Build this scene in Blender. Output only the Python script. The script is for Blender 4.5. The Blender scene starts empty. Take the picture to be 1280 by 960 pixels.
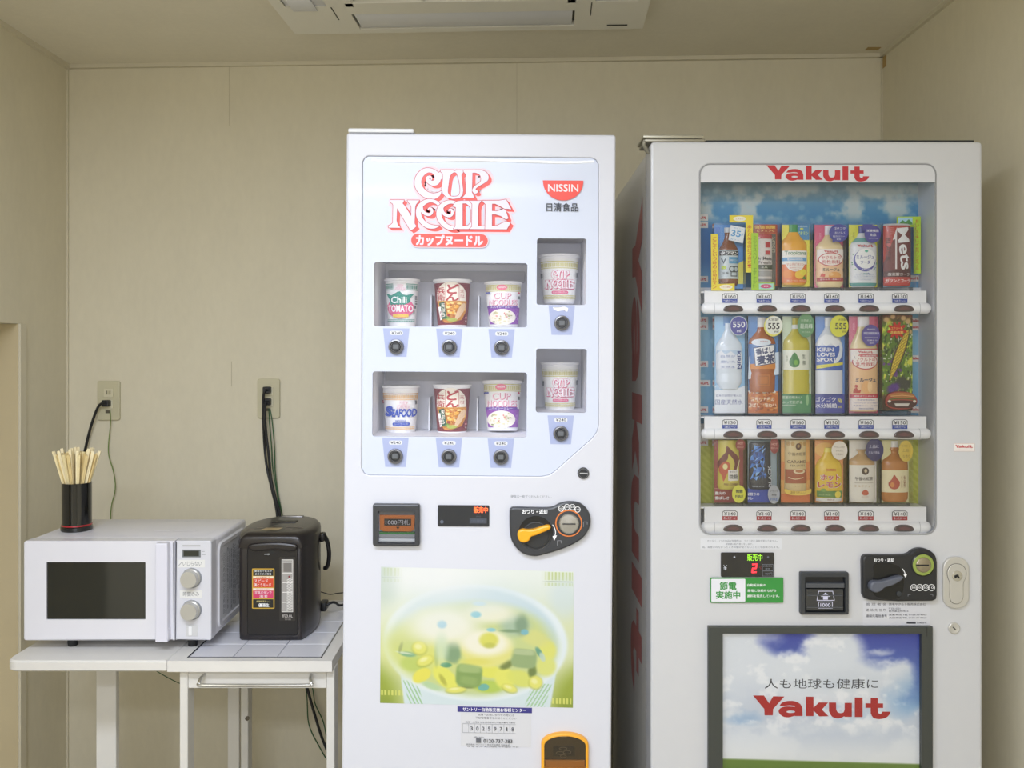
import bpy, bmesh, math, random
import numpy as np
from mathutils import Vector
from mathutils.geometry import tessellate_polygon
random.seed(7); rng = np.random.RandomState(7)
SC = bpy.context.scene; COL = SC.collection
F = 1080.0; HZ = 1.38
# ------------------------------------------------------------------ camera, light, exposure
cd = bpy.data.cameras.new('camera'); cam = bpy.data.objects.new('camera', cd); COL.objects.link(cam)
cam.location = (0, 0, HZ); cam.rotation_euler = (math.pi/2, 0, 0)
cd.sensor_width = 36; cd.lens = F/1280*36; cd.shift_y = -40/1280; cd.clip_start = 0.02
SC.camera = cam
wd = bpy.data.worlds.new('world'); SC.world = wd; wd.use_nodes = True
wd.node_tree.nodes['Background'].inputs[0].default_value = (0.8, 0.85, 1, 1)
wd.node_tree.nodes['Background'].inputs[1].default_value = 0.05
def area(name, loc, sx, sy, power, col, rot=(0, 0, 0)):
    l = bpy.data.lights.new(name, 'AREA'); l.shape = 'RECTANGLE'; l.size = sx; l.size_y = sy; l.energy = power; l.color = col
    o = bpy.data.objects.new(name, l); COL.objects.link(o); o.location = loc; o.rotation_euler = rot; return o
LC = (0.81, 0.872, 1.02)
area('ceiling_lamp', (-0.55, 0.50, 2.22), 1.25, 0.32, 32, LC)
area('ceiling_lamp', (-0.40, -0.90, 2.22), 1.25, 0.32, 34, LC)
area('front_fill', (-0.1, -2.1, 1.45), 1.9, 1.3, 15, (0.82, 0.865, 1.02), (math.pi/2, 0, 0))  # added soft frontal fill from behind the camera; no window is built
vs = SC.view_settings; vs.view_transform = 'Standard'; vs.look = 'None'; vs.gamma = 1; vs.use_curve_mapping = False
vs.exposure = 0.36
SC.cycles.transparent_max_bounces = 32; SC.cycles.max_bounces = 12; SC.cycles.diffuse_bounces = 6
# ------------------------------------------------------------------ materials
def lin(c): c /= 255.0; return c/12.92 if c <= 0.04045 else ((c+0.055)/1.055)**2.4
def rgb(h):
    if isinstance(h, str): h = tuple(int(h[i:i+2], 16) for i in (0, 2, 4))
    return tuple(lin(c) for c in h)
MC = {}
def M(h, rough=0.5, metal=0.0, emit=0.0, noise=0.0, scale=40, bump=0.0, coat=0.0, spec=0.5):
    k = (h, rough, metal, emit, noise, scale, bump, coat, spec)
    if k in MC: return MC[k]
    m = bpy.data.materials.new('paint'); m.use_nodes = True; nt = m.node_tree; p = nt.nodes['Principled BSDF']
    c = rgb(h); p.inputs['Base Color'].default_value = (*c, 1); p.inputs['Roughness'].default_value = rough
    p.inputs['Metallic'].default_value = metal; p.inputs['Specular IOR Level'].default_value = spec
    if coat: p.inputs['Coat Weight'].default_value = coat; p.inputs['Coat Roughness'].default_value = 0.06
    if emit: p.inputs['Emission Color'].default_value = (*c, 1); p.inputs['Emission Strength'].default_value = emit
    if noise or bump:
        tc = nt.nodes.new('ShaderNodeTexCoord'); n = nt.nodes.new('ShaderNodeTexNoise'); n.inputs['Scale'].default_value = scale
        n.inputs['Detail'].default_value = 5; nt.links.new(tc.outputs['Object'], n.inputs['Vector'])
        if noise:
            r = nt.nodes.new('ShaderNodeMix'); r.data_type = 'RGBA'
            r.inputs[6].default_value = (*[x*(1-noise) for x in c], 1); r.inputs[7].default_value = (*[min(1, x*(1+noise)) for x in c], 1)
            nt.links.new(n.outputs['Fac'], r.inputs[0]); nt.links.new(r.outputs[2], p.inputs['Base Color'])
        if bump:
            b = nt.nodes.new('ShaderNodeBump'); b.inputs['Strength'].default_value = bump; b.inputs['Distance'].default_value = 0.002
            nt.links.new(n.outputs['Fac'], b.inputs['Height']); nt.links.new(b.outputs[0], p.inputs['Normal'])
    MC[k] = m; return m
def glass_mat(tint=(1, 1, 1), refl=0.5, rough=0.02):
    k = ('glass', tint, refl, rough)
    if k in MC: return MC[k]
    m = bpy.data.materials.new('clear_plastic'); m.use_nodes = True; nt = m.node_tree; nt.nodes.clear()
    o = nt.nodes.new('ShaderNodeOutputMaterial'); mx = nt.nodes.new('ShaderNodeMixShader'); t = nt.nodes.new('ShaderNodeBsdfTransparent')
    g = nt.nodes.new('ShaderNodeBsdfGlossy'); f = nt.nodes.new('ShaderNodeFresnel'); mu = nt.nodes.new('ShaderNodeMath'); mu.operation = 'MULTIPLY'
    mu.inputs[1].default_value = refl; f.inputs[0].default_value = 1.45; t.inputs[0].default_value = (*tint, 1); g.inputs['Roughness'].default_value = rough
    nt.links.new(f.outputs[0], mu.inputs[0]); nt.links.new(mu.outputs[0], mx.inputs[0]); nt.links.new(t.outputs[0], mx.inputs[1])
    nt.links.new(g.outputs[0], mx.inputs[2]); nt.links.new(mx.outputs[0], o.inputs[0]); MC[k] = m; return m
def attr_mat(rough=0.45, coat=0.0):
    k = ('attr', rough, coat)
    if k in MC: return MC[k]
    m = bpy.data.materials.new('printed_sheet'); m.use_nodes = True; nt = m.node_tree; p = nt.nodes['Principled BSDF']
    a = nt.nodes.new('ShaderNodeAttribute'); a.attribute_name = 'Col'; nt.links.new(a.outputs['Color'], p.inputs['Base Color'])
    p.inputs['Roughness'].default_value = rough; p.inputs['Coat Weight'].default_value = coat; MC[k] = m; return m
# ------------------------------------------------------------------ object helpers
ORG = {}
def tag(o, label=None, cat=None, group=None, kind=None):
    if label: o['label'] = label
    if cat: o['category'] = cat
    if group: o['group'] = group
    if kind: o['kind'] = kind
    return o
def thing(name, label, cat, loc, group=None, rot=(0, 0, 0), org=None):
    o = bpy.data.objects.new(name, None); COL.objects.link(o); o.empty_display_size = 0.05
    o.location = loc; o.rotation_euler = rot; ORG[o.name] = Vector(org if org is not None else loc)
    return tag(o, label, cat, group)
class MB:
    def __init__(s): s.v = []; s.f = []; s.m = []
    def add(s, vs, fs, mi=0):
        b = len(s.v); s.v += [tuple(v) for v in vs]; s.f += [tuple(i+b for i in f) for f in fs]; s.m += [mi]*len(fs); return s
    def box(s, x0, x1, y0, y1, z0, z1, bev=0.0, mi=0, seg=2):
        bm = bmesh.new(); bmesh.ops.create_cube(bm, size=1)
        for v in bm.verts: v.co = Vector(((x0+x1)/2+v.co.x*(x1-x0), (y0+y1)/2+v.co.y*(y1-y0), (z0+z1)/2+v.co.z*(z1-z0)))
        if bev: bmesh.ops.bevel(bm, geom=bm.edges[:], offset=bev, segments=seg, affect='EDGES', profile=0.5)
        bm.verts.index_update(); s.add([v.co.copy() for v in bm.verts], [[v.index for v in f.verts] for f in bm.faces], mi); bm.free(); return s
    def plate(s, outer, y0, y1, holes=(), c=0.0, mi=0, back=True, hc=0.0):
        # a slab in the x-z plane: front face at y0, back at y1; c chamfers the outer front edge
        outer = ccw(outer); holes = [ccw(h)[::-1] for h in holes]
        fo = offset(outer, -c) if c else outer; fh = [offset(h, -hc) if hc else h for h in holes]
        loops = [[(x, y0, z) for x, z in fo]] + [[(x, y0, z) for x, z in h] for h in fh]
        flat = [p for l in loops for p in l]
        tris = tessellate_polygon([[Vector((x, z, 0)) for x, _, z in l] for l in loops])
        s.add(flat, tris, mi)
        if back: s.add([(x, y1, z) for x, _, z in flat], [t[::-1] for t in tris], mi)
        for src, fr, cc in [(outer, fo, c)] + [(h, g, hc) for h, g in zip(holes, fh)]:
            n = len(src); rings = [[(x, y0, z) for x, z in fr]]
            if cc:
                mid = [((a[0]*0.3+b[0]*0.7), (a[1]*0.3+b[1]*0.7)) for a, b in zip(fr, src)]
                rings.append([(x, y0+cc*0.3, z) for x, z in mid]); rings.append([(x, y0+cc, z) for x, z in src])
            rings.append([(x, y1, z) for x, z in src])
            for a, b in zip(rings, rings[1:]):
                s.add(a+b, [(i, (i+1) % n, n+(i+1) % n, n+i) for i in range(n)], mi)
        return s
    def lathe(s, prof, n=32, c=(0, 0, 0), axis='z', mi=0, sx=1.0, a0=0, a1=2*math.pi, sy=1.0):
        full = abs(a1-a0-2*math.pi) < 1e-6; k = n if full else n+1; vs = []
        for r, h in prof:
            for i in range(k):
                a = a0+(a1-a0)*i/n; p, q = r*math.cos(a)*sx, r*math.sin(a)*sy
                if axis == 'z': vs.append((c[0]+p, c[1]+q, c[2]+h))
                elif axis == 'y': vs.append((c[0]+p, c[1]-h, c[2]+q))   # h grows toward the viewer
                else: vs.append((c[0]+h, c[1]+p, c[2]+q))
        fs = []
        for j in range(len(prof)-1):
            for i in range(n):
                i2 = (i+1) % k
                fs.append((j*k+i, j*k+i2, (j+1)*k+i2, (j+1)*k+i))
        if full:
            if prof[0][0] > 1e-6: fs.append(tuple(range(k))[::-1])
            if prof[-1][0] > 1e-6: fs.append(tuple((len(prof)-1)*k+i for i in range(k)))
        return s.add(vs, fs, mi)
    def tube(s, pts, r, n=8, mi=0, smooth=True, closed=False):
        P = [Vector(p) for p in pts]
        if smooth and len(P) > 2: P = [Vector(p) for p in spline([tuple(p) for p in P], 6, closed)]
        vs = []; m = len(P); up = Vector((0.13, 0.21, 0.97))
        for i, p in enumerate(P):
            t = (P[(i+1) % m] if closed or i < m-1 else p) - (P[i-1] if closed or i > 0 else p)
            t.normalize(); a = t.cross(up)
            if a.length < 0.05: a = t.cross(Vector((1, 0.1, 0)))
            a.normalize(); b = t.cross(a); up = b.cross(t) if False else up
            for k in range(n):
                w = 2*math.pi*k/n; vs.append(p + a*(math.cos(w)*r) + b*(math.sin(w)*r))
        fs = []
        for i in range(m if closed else m-1):
            j = (i+1) % m
            for k in range(n): fs.append((i*n+k, i*n+(k+1) % n, j*n+(k+1) % n, j*n+k))
        if not closed: fs += [tuple(range(n))[::-1], tuple((m-1)*n+k for k in range(n))]
        return s.add(vs, fs, mi)
    def loft(s, rings, mi=0, cap0=True, cap1=True):
        n = len(rings[0]); vs = [p for r in rings for p in r]; fs = []
        for j in range(len(rings)-1):
            for i in range(n): fs.append((j*n+i, j*n+(i+1) % n, (j+1)*n+(i+1) % n, (j+1)*n+i))
        if cap0: fs.append(tuple(range(n))[::-1])
        if cap1: fs.append(tuple((len(rings)-1)*n+i for i in range(n)))
        return s.add(vs, fs, mi)
    def mesh(s, name, mats, org, smooth=True, ang=32, fix=True):
        me = bpy.data.meshes.new(name); ox, oy, oz = org
        me.from_pydata([(x-ox, y-oy, z-oz) for x, y, z in s.v], [], s.f)
        for m in mats: me.materials.append(m)
        me.polygons.foreach_set('material_index', s.m)
        if fix:
            bm = bmesh.new(); bm.from_mesh(me); bmesh.ops.recalc_face_normals(bm, faces=bm.faces[:]); bm.to_mesh(me); bm.free()
        if smooth:
            me.polygons.foreach_set('use_smooth', [True]*len(me.polygons)); me.set_sharp_from_angle(angle=math.radians(ang))
        me.update(); return me
    def part(s, name, mats, parent, smooth=True, label=None, ang=32, fix=True, kind=None):
        if not isinstance(mats, (list, tuple)): mats = [mats]
        org = ORG[parent.name]; o = bpy.data.objects.new(name, s.mesh(name, mats, org, smooth, ang, fix))
        COL.objects.link(o); o.parent = parent; ORG[o.name] = org; return tag(o, label, None, None, kind)
    def solo(s, name, mats, loc=(0, 0, 0), label=None, cat=None, group=None, kind=None, smooth=True, ang=32):
        if not isinstance(mats, (list, tuple)): mats = [mats]
        o = bpy.data.objects.new(name, s.mesh(name, mats, loc, smooth, ang)); COL.objects.link(o); o.location = loc
        ORG[o.name] = Vector(loc); return tag(o, label, cat, group, kind)
def ccw(p):
    a = sum(p[i][0]*p[(i+1) % len(p)][1]-p[(i+1) % len(p)][0]*p[i][1] for i in range(len(p)))
    return list(p) if a > 0 else list(p)[::-1]
def offset(p, d):       # d < 0 shrinks a ccw polygon
    n = len(p); out = []
    for i in range(n):
        a, b, c = p[i-1], p[i], p[(i+1) % n]
        e1 = Vector((b[0]-a[0], b[1]-a[1])); e2 = Vector((c[0]-b[0], c[1]-b[1]))
        if e1.length < 1e-9 or e2.length < 1e-9: out.append(b); continue
        e1.normalize(); e2.normalize(); n1 = Vector((e1.y, -e1.x)); n2 = Vector((e2.y, -e2.x)); q = n1+n2
        if q.length < 1e-6: out.append(b); continue
        q.normalize(); k = d/max(0.35, q.dot(n1)); out.append((b[0]+q.x*k, b[1]+q.y*k))
    return out
def spline(p, k=6, closed=True):
    n = len(p); out = []
    for i in range(n if closed else n-1):
        q = [p[(i+j) % n] if closed else p[min(max(i+j, 0), n-1)] for j in (-1, 0, 1, 2)]
        for s in range(k):
            t = s/k; out.append(tuple(0.5*(2*b+(c-a)*t+(2*a-5*b+4*c-d)*t*t+(3*b-a-3*c+d)*t**3) for a, b, c, d in zip(*q)))
    if not closed: out.append(tuple(p[-1]))
    return out
def rrect(x0, y0, x1, y1, r, n=5):
    if isinstance(r, (int, float)): r = (r,)*4
    x0, x1 = min(x0, x1), max(x0, x1); y0, y1 = min(y0, y1), max(y0, y1); out = []
    for (cx, cy, a, q) in ((x1, y0, -90, r[0]), (x1, y1, 0, r[1]), (x0, y1, 90, r[2]), (x0, y0, 180, r[3])):
        if q <= 0: out.append((cx, cy)); continue
        ox = cx-q if cx == x1 else cx+q; oy = cy-q if cy == y1 else cy+q
        for i in range(n+1): w = math.radians(a+90*i/n); out.append((ox+q*math.cos(w), oy+q*math.sin(w)))
    return out
def ell(cx, cy, rx, ry=None, n=28, a0=0, a1=360):
    ry = rx if ry is None else ry; full = a1-a0 >= 360; k = n if full else n+1
    return [(cx+rx*math.cos(math.radians(a0+(a1-a0)*i/n)), cy+ry*math.sin(math.radians(a0+(a1-a0)*i/n))) for i in range(k)]
def sheet(pts, y): return MB().add([(x, y, z) for x, z in pts], [tuple(range(len(pts)))])
def X(px, D): return (px-640)*D/F
def Z(py, D): return HZ-(py-440)*D/F
# ------------------------------------------------------------------ flat print: shapes and lettering mapped onto a surface
TC = {}
def glyphs(s, bold):
    k = (s, bold)
    if k not in TC:
        cu = bpy.data.curves.new('t', 'FONT'); cu.body = s; cu.offset = bold; cu.resolution_u = 3 if len(s) < 14 else 2
        ob = bpy.data.objects.new('t', cu); me = bpy.data.meshes.new_from_object(ob); me.calc_loop_triangles()
        co = [(v.co.x, v.co.y) for v in me.vertices]; t = [[co[i] for i in lt.vertices] for lt in me.loop_triangles]
        xs = [c[0] for c in co] or [0, 1]; ys = [c[1] for c in co] or [0, 1]
        TC[k] = (t, min(xs), max(xs), min(ys), max(ys)); bpy.data.objects.remove(ob); bpy.data.curves.remove(cu); bpy.data.meshes.remove(me)
    return TC[k]
EPS = 0.00007
class G:
    def __init__(s, mp, step=None, base=3, ystep=None): s.mp = mp; s.step = step; s.ystep = ystep; s.L = base; s.t = []; s.xf = None
    def _tri(s, tri, m):
        if s.xf: tri = [s.xf(x, y) for x, y in tri]
        if not s.step: s.t.append((tri, s.L, m)); return
        if s.ystep and max(p[1] for p in tri)-min(p[1] for p in tri) > s.ystep:
            y0 = min(p[1] for p in tri); y1 = max(p[1] for p in tri)
            for k in range(math.floor(y0/s.ystep), math.floor(y1/s.ystep)+1):
                q = clip([p[::-1] for p in tri], k*s.ystep, 1); q = clip(q, (k+1)*s.ystep, -1) if q else q
                if len(q) >= 3: s._strip([p[::-1] for p in q], m)
            return
        s._strip(tri, m)
    def _strip(s, tri, m):
        x0 = min(p[0] for p in tri); x1 = max(p[0] for p in tri); a = math.floor(x0/s.step); b = math.floor(x1/s.step)
        if b-a < 1: s.t.append((tri, s.L, m)); return
        for k in range(a, b+1):
            q = clip(clip(tri, k*s.step, 1), (k+1)*s.step, -1)
            if len(q) >= 3: s.t.append((q, s.L, m))
    def fill(s, pts, m, holes=(), same=False):
        if not same: s.L += 1
        loops = [list(pts)]+[list(h) for h in holes]; flat = [p for l in loops for p in l]
        for t in tessellate_polygon([[Vector((x, y, 0)) for x, y in l] for l in loops]): s._tri([flat[i] for i in t], m)
    def rect(s, x0, y0, x1, y1, m, r=0): s.fill(rrect(x0, y0, x1, y1, r, 4) if r else [(x0, y0), (x1, y0), (x1, y1), (x0, y1)], m)
    def ell(s, cx, cy, rx, ry, m, n=26): s.fill(ell(cx, cy, rx, ry, n), m)
    def ring(s, cx, cy, rx, ry, w, m, n=28):
        s.L += 1; a = ell(cx, cy, rx, ry, n); b = ell(cx, cy, rx-w, ry-w, n)
        for i in range(n):
            j = (i+1) % n; s._tri([a[i], a[j], b[j]], m); s._tri([a[i], b[j], b[i]], m)
    def line(s, pts, w, m, closed=False, same=False):
        if not same: s.L += 1
        n = len(pts)
        for i in range(n if closed else n-1):
            a, b = Vector(pts[i]), Vector(pts[(i+1) % n]); d = b-a
            if d.length < 1e-6: continue
            d.normalize(); q = Vector((-d.y, d.x))*w/2; e = d*w*0.35
            L0 = s.L; s.L = L0+0.17*(i % 5); s._tri([tuple(a-e+q), tuple(b+e+q), tuple(b+e-q)], m); s._tri([tuple(a-e+q), tuple(b+e-q), tuple(a-e-q)], m); s.L = L0
    def frame(s, x0, y0, x1, y1, w, m, r=0): s.line(rrect(x0, y0, x1, y1, r, 4) if r else [(x0, y0), (x1, y0), (x1, y1), (x0, y1)], w, m, True)
    def text(s, st, cx, cy, w, h, m, bold=0.0, rot=0, shear=0.0, sm=False):
        if not sm: s.L += 1
        cjk = any(ord(ch) > 0x2000 for ch in st); copies = [(0, 0)]
        if cjk and bold:
            if bold >= .012 and h > 3: q = min(0.55, bold*h*0.75); copies = [(-q, -q), (q, -q), (q, q), (-q, q)] if bold > .02 else [(-q, 0), (q, 0)]
            bold = 0.0
        elif not cjk and h < 12: bold *= .5
        t, ax, bx, ay, by = glyphs(st, bold); c, sn = math.cos(math.radians(rot)), math.sin(math.radians(rot))
        kx = w/max(1e-6, bx-ax); ky = h/max(1e-6, by-ay)
        L0 = s.L
        for ci, (ox, oy) in enumerate(copies):
            for ti, tr in enumerate(t):
                q = []; s.L = L0+0.21*ci+(0.05*(ti % 4) if bold else 0)
                for x, y in tr:
                    u, v = (x-(ax+bx)/2)*kx, -(y-(ay+by)/2)*ky; u -= v*shear; q.append((cx+u*c-v*sn+ox, cy+u*sn+v*c+oy))
                s._tri(q, m)
        s.L = L0
    def vtext(s, st, cx, y0, y1, w, m, bold=0.0):
        n = len(st); h = (y1-y0)/n
        for i, ch in enumerate(st):
            if ch == ' ': continue
            if ch == 'ー': s.line([(cx, y0+h*(i+.15)), (cx, y0+h*(i+.85))], w*0.13, m)
            else: s.text(ch, cx, y0+h*(i+.5), w, h*0.86, m, bold, sm=i > 0)
    def part(s, name, parent, label=None):
        mats = []; mb = MB()
        for pts, L, m in s.t:
            if m not in mats: mats.append(m)
            mb.add([s.mp(x, y, L) for x, y in pts], [tuple(range(len(pts)))], mats.index(m))
        return mb.part(name, mats, parent, smooth=False, label=label, fix=False)
def clip(poly, x, sg):
    out = []
    for i, b in enumerate(poly):
        a = poly[i-1]; da, db = (a[0]-x)*sg, (b[0]-x)*sg
        if (da >= 0) != (db >= 0): t = da/(da-db); out.append((a[0]+(b[0]-a[0])*t, a[1]+(b[1]-a[1])*t))
        if db >= 0: out.append(b)
    return out
def flat(D, off=0.0): return lambda x, y, l: (X(x, D), D-off-l*EPS, Z(y, D))
# lettering marks, traced as outlines
def tr(o, k): return lambda pts: [(o[0]+x/k, o[1]+y/k) for x, y in pts]
def stroke(path, k=5):
    P = spline(path, k, False); L = []; R = []
    for i, (x, y, w) in enumerate(P):
        a = P[max(i-1, 0)]; b = P[min(i+1, len(P)-1)]; d = Vector((b[0]-a[0], b[1]-a[1])); d.normalize()
        L.append((x-d.y*w/2, y+d.x*w/2)); R.append((x+d.y*w/2, y-d.x*w/2))
    return L+R[::-1]
def logo_letters():
    a = tr((510, 205), 11.636); b = tr((480, 245), 15.06); c = tr((560, 245), 15.06); out = []
    C = stroke([(478, 415, 8), (430, 465, 60), (340, 492, 90), (235, 455, 95), (158, 375, 100), (135, 285, 98), (160, 200, 90), (225, 132, 80), (300, 112, 62), (375, 138, 62), (425, 205, 95), (405, 280, 85), (345, 300, 70), (288, 268, 58), (278, 222, 42), (312, 205, 28), (335, 232, 20), (322, 258, 14)])
    ear = [(395, 130), (440, 148), (470, 120), (495, 155), (492, 235), (450, 250), (400, 190)]
    out.append([(a(C), []), (a(ear), [])])
    U = [(465, 108), (650, 108), (655, 118), (682, 118), (690, 108), (800, 108), (800, 128), (770, 180), (782, 300), (795, 400), (785, 470), (740, 515), (640, 528), (550, 505), (498, 450), (485, 380), (500, 250), (498, 160), (465, 130)]
    Uh = spline([(645, 148), (602, 200), (582, 320), (572, 430), (610, 485), (680, 492), (735, 470), (752, 400), (735, 270), (705, 165), (675, 140)], 3)
    out.append([(a(U), [a(Uh)])])
    P = [(800, 108), (1060, 106)] + spline([(1060, 106), (1130, 135), (1165, 200), (1150, 258), (1080, 308), (1010, 348), (975, 385), (1003, 405), (1000, 438), (955, 445), (928, 405), (948, 355), (990, 318), (1045, 278), (1056, 225), (1035, 172), (985, 146), (930, 144)], 3, False)[1:] + [(922, 430), (960, 508), (785, 508), (832, 455), (836, 170), (800, 130)]
    out.append([(a(P), [])])
    N = [(110, 110), (370, 110), (338, 172), (385, 225), (502, 415), (505, 240), (480, 180), (440, 145), (430, 112), (655, 112), (590, 195), (575, 250), (565, 550), (600, 600), (560, 640), (490, 685), (235, 262), (225, 500), (250, 580), (300, 632), (80, 632), (70, 600), (120, 575), (155, 540), (162, 210), (148, 175), (108, 155)]
    out.append([(b(N), [])])
    O = stroke([(1035, 590, 10), (930, 612, 62), (800, 585, 88), (690, 490, 92), (640, 370, 96), (662, 240, 92), (760, 145, 80), (880, 118, 60), (1000, 165, 60), (1050, 250, 50)])
    S = stroke([(690, 200, 60), (705, 300, 60), (770, 365, 58), (850, 378, 52), (893, 330, 48), (880, 272, 40), (838, 262, 30), (822, 290, 20)])
    out.append([(b(O), []), (b(S), [])]); sh = lambda p: [(x+385, y+22) for x, y in p]
    out.append([(b(sh(O)), []), (b(sh(S)), [])])
    D = [(85, 205), (120, 155), (170, 125), (240, 116), (400, 116), (445, 172), (436, 580), (400, 648), (95, 648), (132, 590), (138, 235), (85, 225)]
    Dh = [(265, 165), (330, 165), (390, 210), (428, 290), (426, 520), (370, 580), (265, 600)]
    out.append([(c(D), [c(Dh)])])
    out.append([(c([(400, 116), (620, 116), (570, 175), (558, 250), (560, 590), (720, 592), (720, 648), (395, 648), (442, 600), (447, 175)]), [])])
    E = [(640, 112), (950, 108), (1085, 85), (1185, 272), (1130, 262), (1060, 262), (950, 200), (880, 168), (820, 168), (820, 305), (900, 308), (980, 290), (1040, 262), (1075, 290), (1130, 440), (1085, 462), (980, 395), (890, 368), (820, 368), (818, 590), (920, 578), (1030, 522), (1090, 500), (1168, 525), (1100, 648), (690, 648), (692, 590), (700, 180), (660, 140)]
    out.append([(c(E), [])]); return out
LETTERS = logo_letters()
def cup_logo(g, x0, y0, x1, y1, face, red, dark, light=False):
    f = lambda p: [(x0+(x-484)*(x1-x0)/157, y0+(y-212)*(y1-y0)/80) for x, y in p]
    k = (x1-x0)/157; dx, dy = 4.0, 3.4
    g.L += 1
    if not light:      # pale halo that surrounds the mark
        for let in LETTERS:
            for o, hs in let: g.L += .4; g.line(f([(x+dx*.5, y+dy*.5) for x, y in o]), 8*k, M('dcc6cf', 0.4), True, True)
        g.L += 1
    for let in LETTERS:
        for o, hs in let:
            for lp in [o]+hs:
                n = len(lp)
                for i in range(n):
                    p, q = lp[i], lp[(i+1) % n]; r = f([p, q, (q[0]+dx, q[1]+dy), (p[0]+dx, p[1]+dy)])
                    L0 = g.L; g.L = L0+0.11*(i % 8); g._tri([r[0], r[1], r[2]], red); g._tri([r[0], r[2], r[3]], red); g.L = L0
    for let in LETTERS:
        g.L += 1
        for o, hs in let:
            g.L += 0.5
            for lp in [o]+hs: g.line(f(lp), (1.4 if not light else 3.0)*k, dark, True, True)
        g.L += 1
        for o, hs in let: g.L += .3; g.fill(f(o), face, [f(h) for h in hs], same=True)
YM = [([(40, 62), (135, 62), (180, 130), (215, 68), (312, 70), (215, 180), (212, 235), (140, 235), (138, 180)], []),
      (spline([(270, 152), (290, 125), (335, 110), (400, 110), (450, 135), (468, 175)], 3, False)+[(470, 240), (405, 240)]+spline([(400, 238), (345, 252), (295, 242), (262, 205), (278, 172), (325, 157), (405, 160)], 3, False)+[(395, 150), (355, 146), (315, 152)], [ell(368, 203, 38, 11, 12)]),
      ([(498, 70), (565, 70), (565, 165), (612, 120), (692, 120), (637, 182), (695, 240), (615, 242), (565, 192), (565, 240), (498, 240)], []),
      ([(698, 120), (760, 120)]+spline([(761, 180), (775, 205), (800, 212), (825, 205), (834, 180)], 3, False)+[(835, 122), (897, 122), (897, 245), (835, 245)]+spline([(830, 240), (780, 260), (725, 243), (698, 195)], 3, False), []),
      ([(922, 75), (990, 75), (990, 246), (922, 246)], []),
      ([(1060, 78), (1122, 78), (1122, 125), (1168, 125), (1168, 165), (1122, 165), (1123, 205), (1140, 220), (1156, 212), (1160, 197), (1232, 197)]+spline([(1232, 197), (1218, 228), (1185, 253), (1130, 263), (1082, 250), (1060, 212)], 3, False)[1:]+[(1060, 165), (1015, 165), (1015, 125), (1060, 125)], [])]
def wordmark(g, x0, y0, x1, y1, m):
    f = lambda p: [(x0+(x-40)*(x1-x0)/1192, y0+(y-62)*(y1-y0)/201) for x, y in p]
    g.L += 1
    for o, hs in YM: g.fill(f(o), m, [f(h) for h in hs], same=True)
# ------------------------------------------------------------------ painted sheets (print with soft colour areas) as fine coloured meshes
def vnoise(u, v, seed):
    r = np.random.RandomState(seed).rand(64, 64); iu = np.floor(u).astype(int); iv = np.floor(v).astype(int); fu = u-iu; fv = v-iv
    fu = fu*fu*(3-2*fu); fv = fv*fv*(3-2*fv); g = lambda a, b: r[a % 64, b % 64]
    return (g(iu, iv)*(1-fu)+g(iu+1, iv)*fu)*(1-fv)+(g(iu, iv+1)*(1-fu)+g(iu+1, iv+1)*fu)*fv
def fbm(u, v, seed=1, o=5):
    s = 0; a = 0.5
    for i in range(o): s = s+a*vnoise(u*2**i, v*2**i, seed+i); a *= 0.5
    return s/0.97
def sst(a, b, x): t = np.clip((x-a)/(b-a), 0, 1); return t*t*(3-2*t)
class Paint:
    def __init__(s, x0, y0, x1, y1, nx, ny, base=(255, 255, 255)):
        s.x, s.y = np.meshgrid(np.linspace(x0, x1, nx+1), np.linspace(y0, y1, ny+1)); s.nx = nx; s.ny = ny; s.k = 1.0
        s.c = np.ones(s.x.shape+(3,))*np.array(base, float)
    def mix(s, col, m): s.c = s.c*(1-m[..., None])+np.array(col, float)*m[..., None]
    def blob(s, cx, cy, rx, ry, col, soft=0.3, a=1.0, rot=0.0, wob=0.0):
        c, n = math.cos(math.radians(rot)), math.sin(math.radians(rot)); dx = s.x-cx; dy = s.y-cy
        u = (dx*c+dy*n)/rx; v = (-dx*n+dy*c)/ry; d = np.sqrt(u*u+v*v)
        if wob: d = d+wob*(fbm(s.x*3/rx+7, s.y*3/rx+3, 5, 3)-0.5)
        s.mix(col, a*(1-sst(1-soft, 1+soft, d)))
    def box(s, cx, cy, rx, ry, col, rot=0.0, soft=.12, a=1.0):
        c, n = math.cos(math.radians(rot)), math.sin(math.radians(rot)); dx = s.x-cx; dy = s.y-cy
        u = np.abs(dx*c+dy*n)/rx; v = np.abs(-dx*n+dy*c)/ry; s.mix(col, a*(1-sst(1-soft, 1+soft, (u**4+v**4)**.25)))
    def part(s, name, mp, parent, label=None, rough=0.45, coat=0.0, L=1):
        me = bpy.data.meshes.new(name); org = ORG[parent.name]
        P = [mp(x, y, L) for x, y in zip(s.x.ravel(), s.y.ravel())]; k = s.nx+1
        me.from_pydata([(a-org[0], b-org[1], c-org[2]) for a, b, c in P], [], [(j*k+i, j*k+i+1, (j+1)*k+i+1, (j+1)*k+i) for j in range(s.ny) for i in range(s.nx)])
        c = np.clip(s.c*s.k, 0, 255)/255; c = np.where(c <= 0.04045, c/12.92, ((c+0.055)/1.055)**2.4)
        at = me.color_attributes.new('Col', 'FLOAT_COLOR', 'POINT'); at.data.foreach_set('color', np.concatenate([c.reshape(-1, 3), np.ones((c.size//3, 1))], 1).ravel().astype(np.float32))
        me.materials.append(attr_mat(rough, coat)); me.polygons.foreach_set('use_smooth', [True]*len(me.polygons)); me.update()
        o = bpy.data.objects.new(name, me); COL.objects.link(o); o.parent = parent; ORG[o.name] = org; return tag(o, label)
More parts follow.
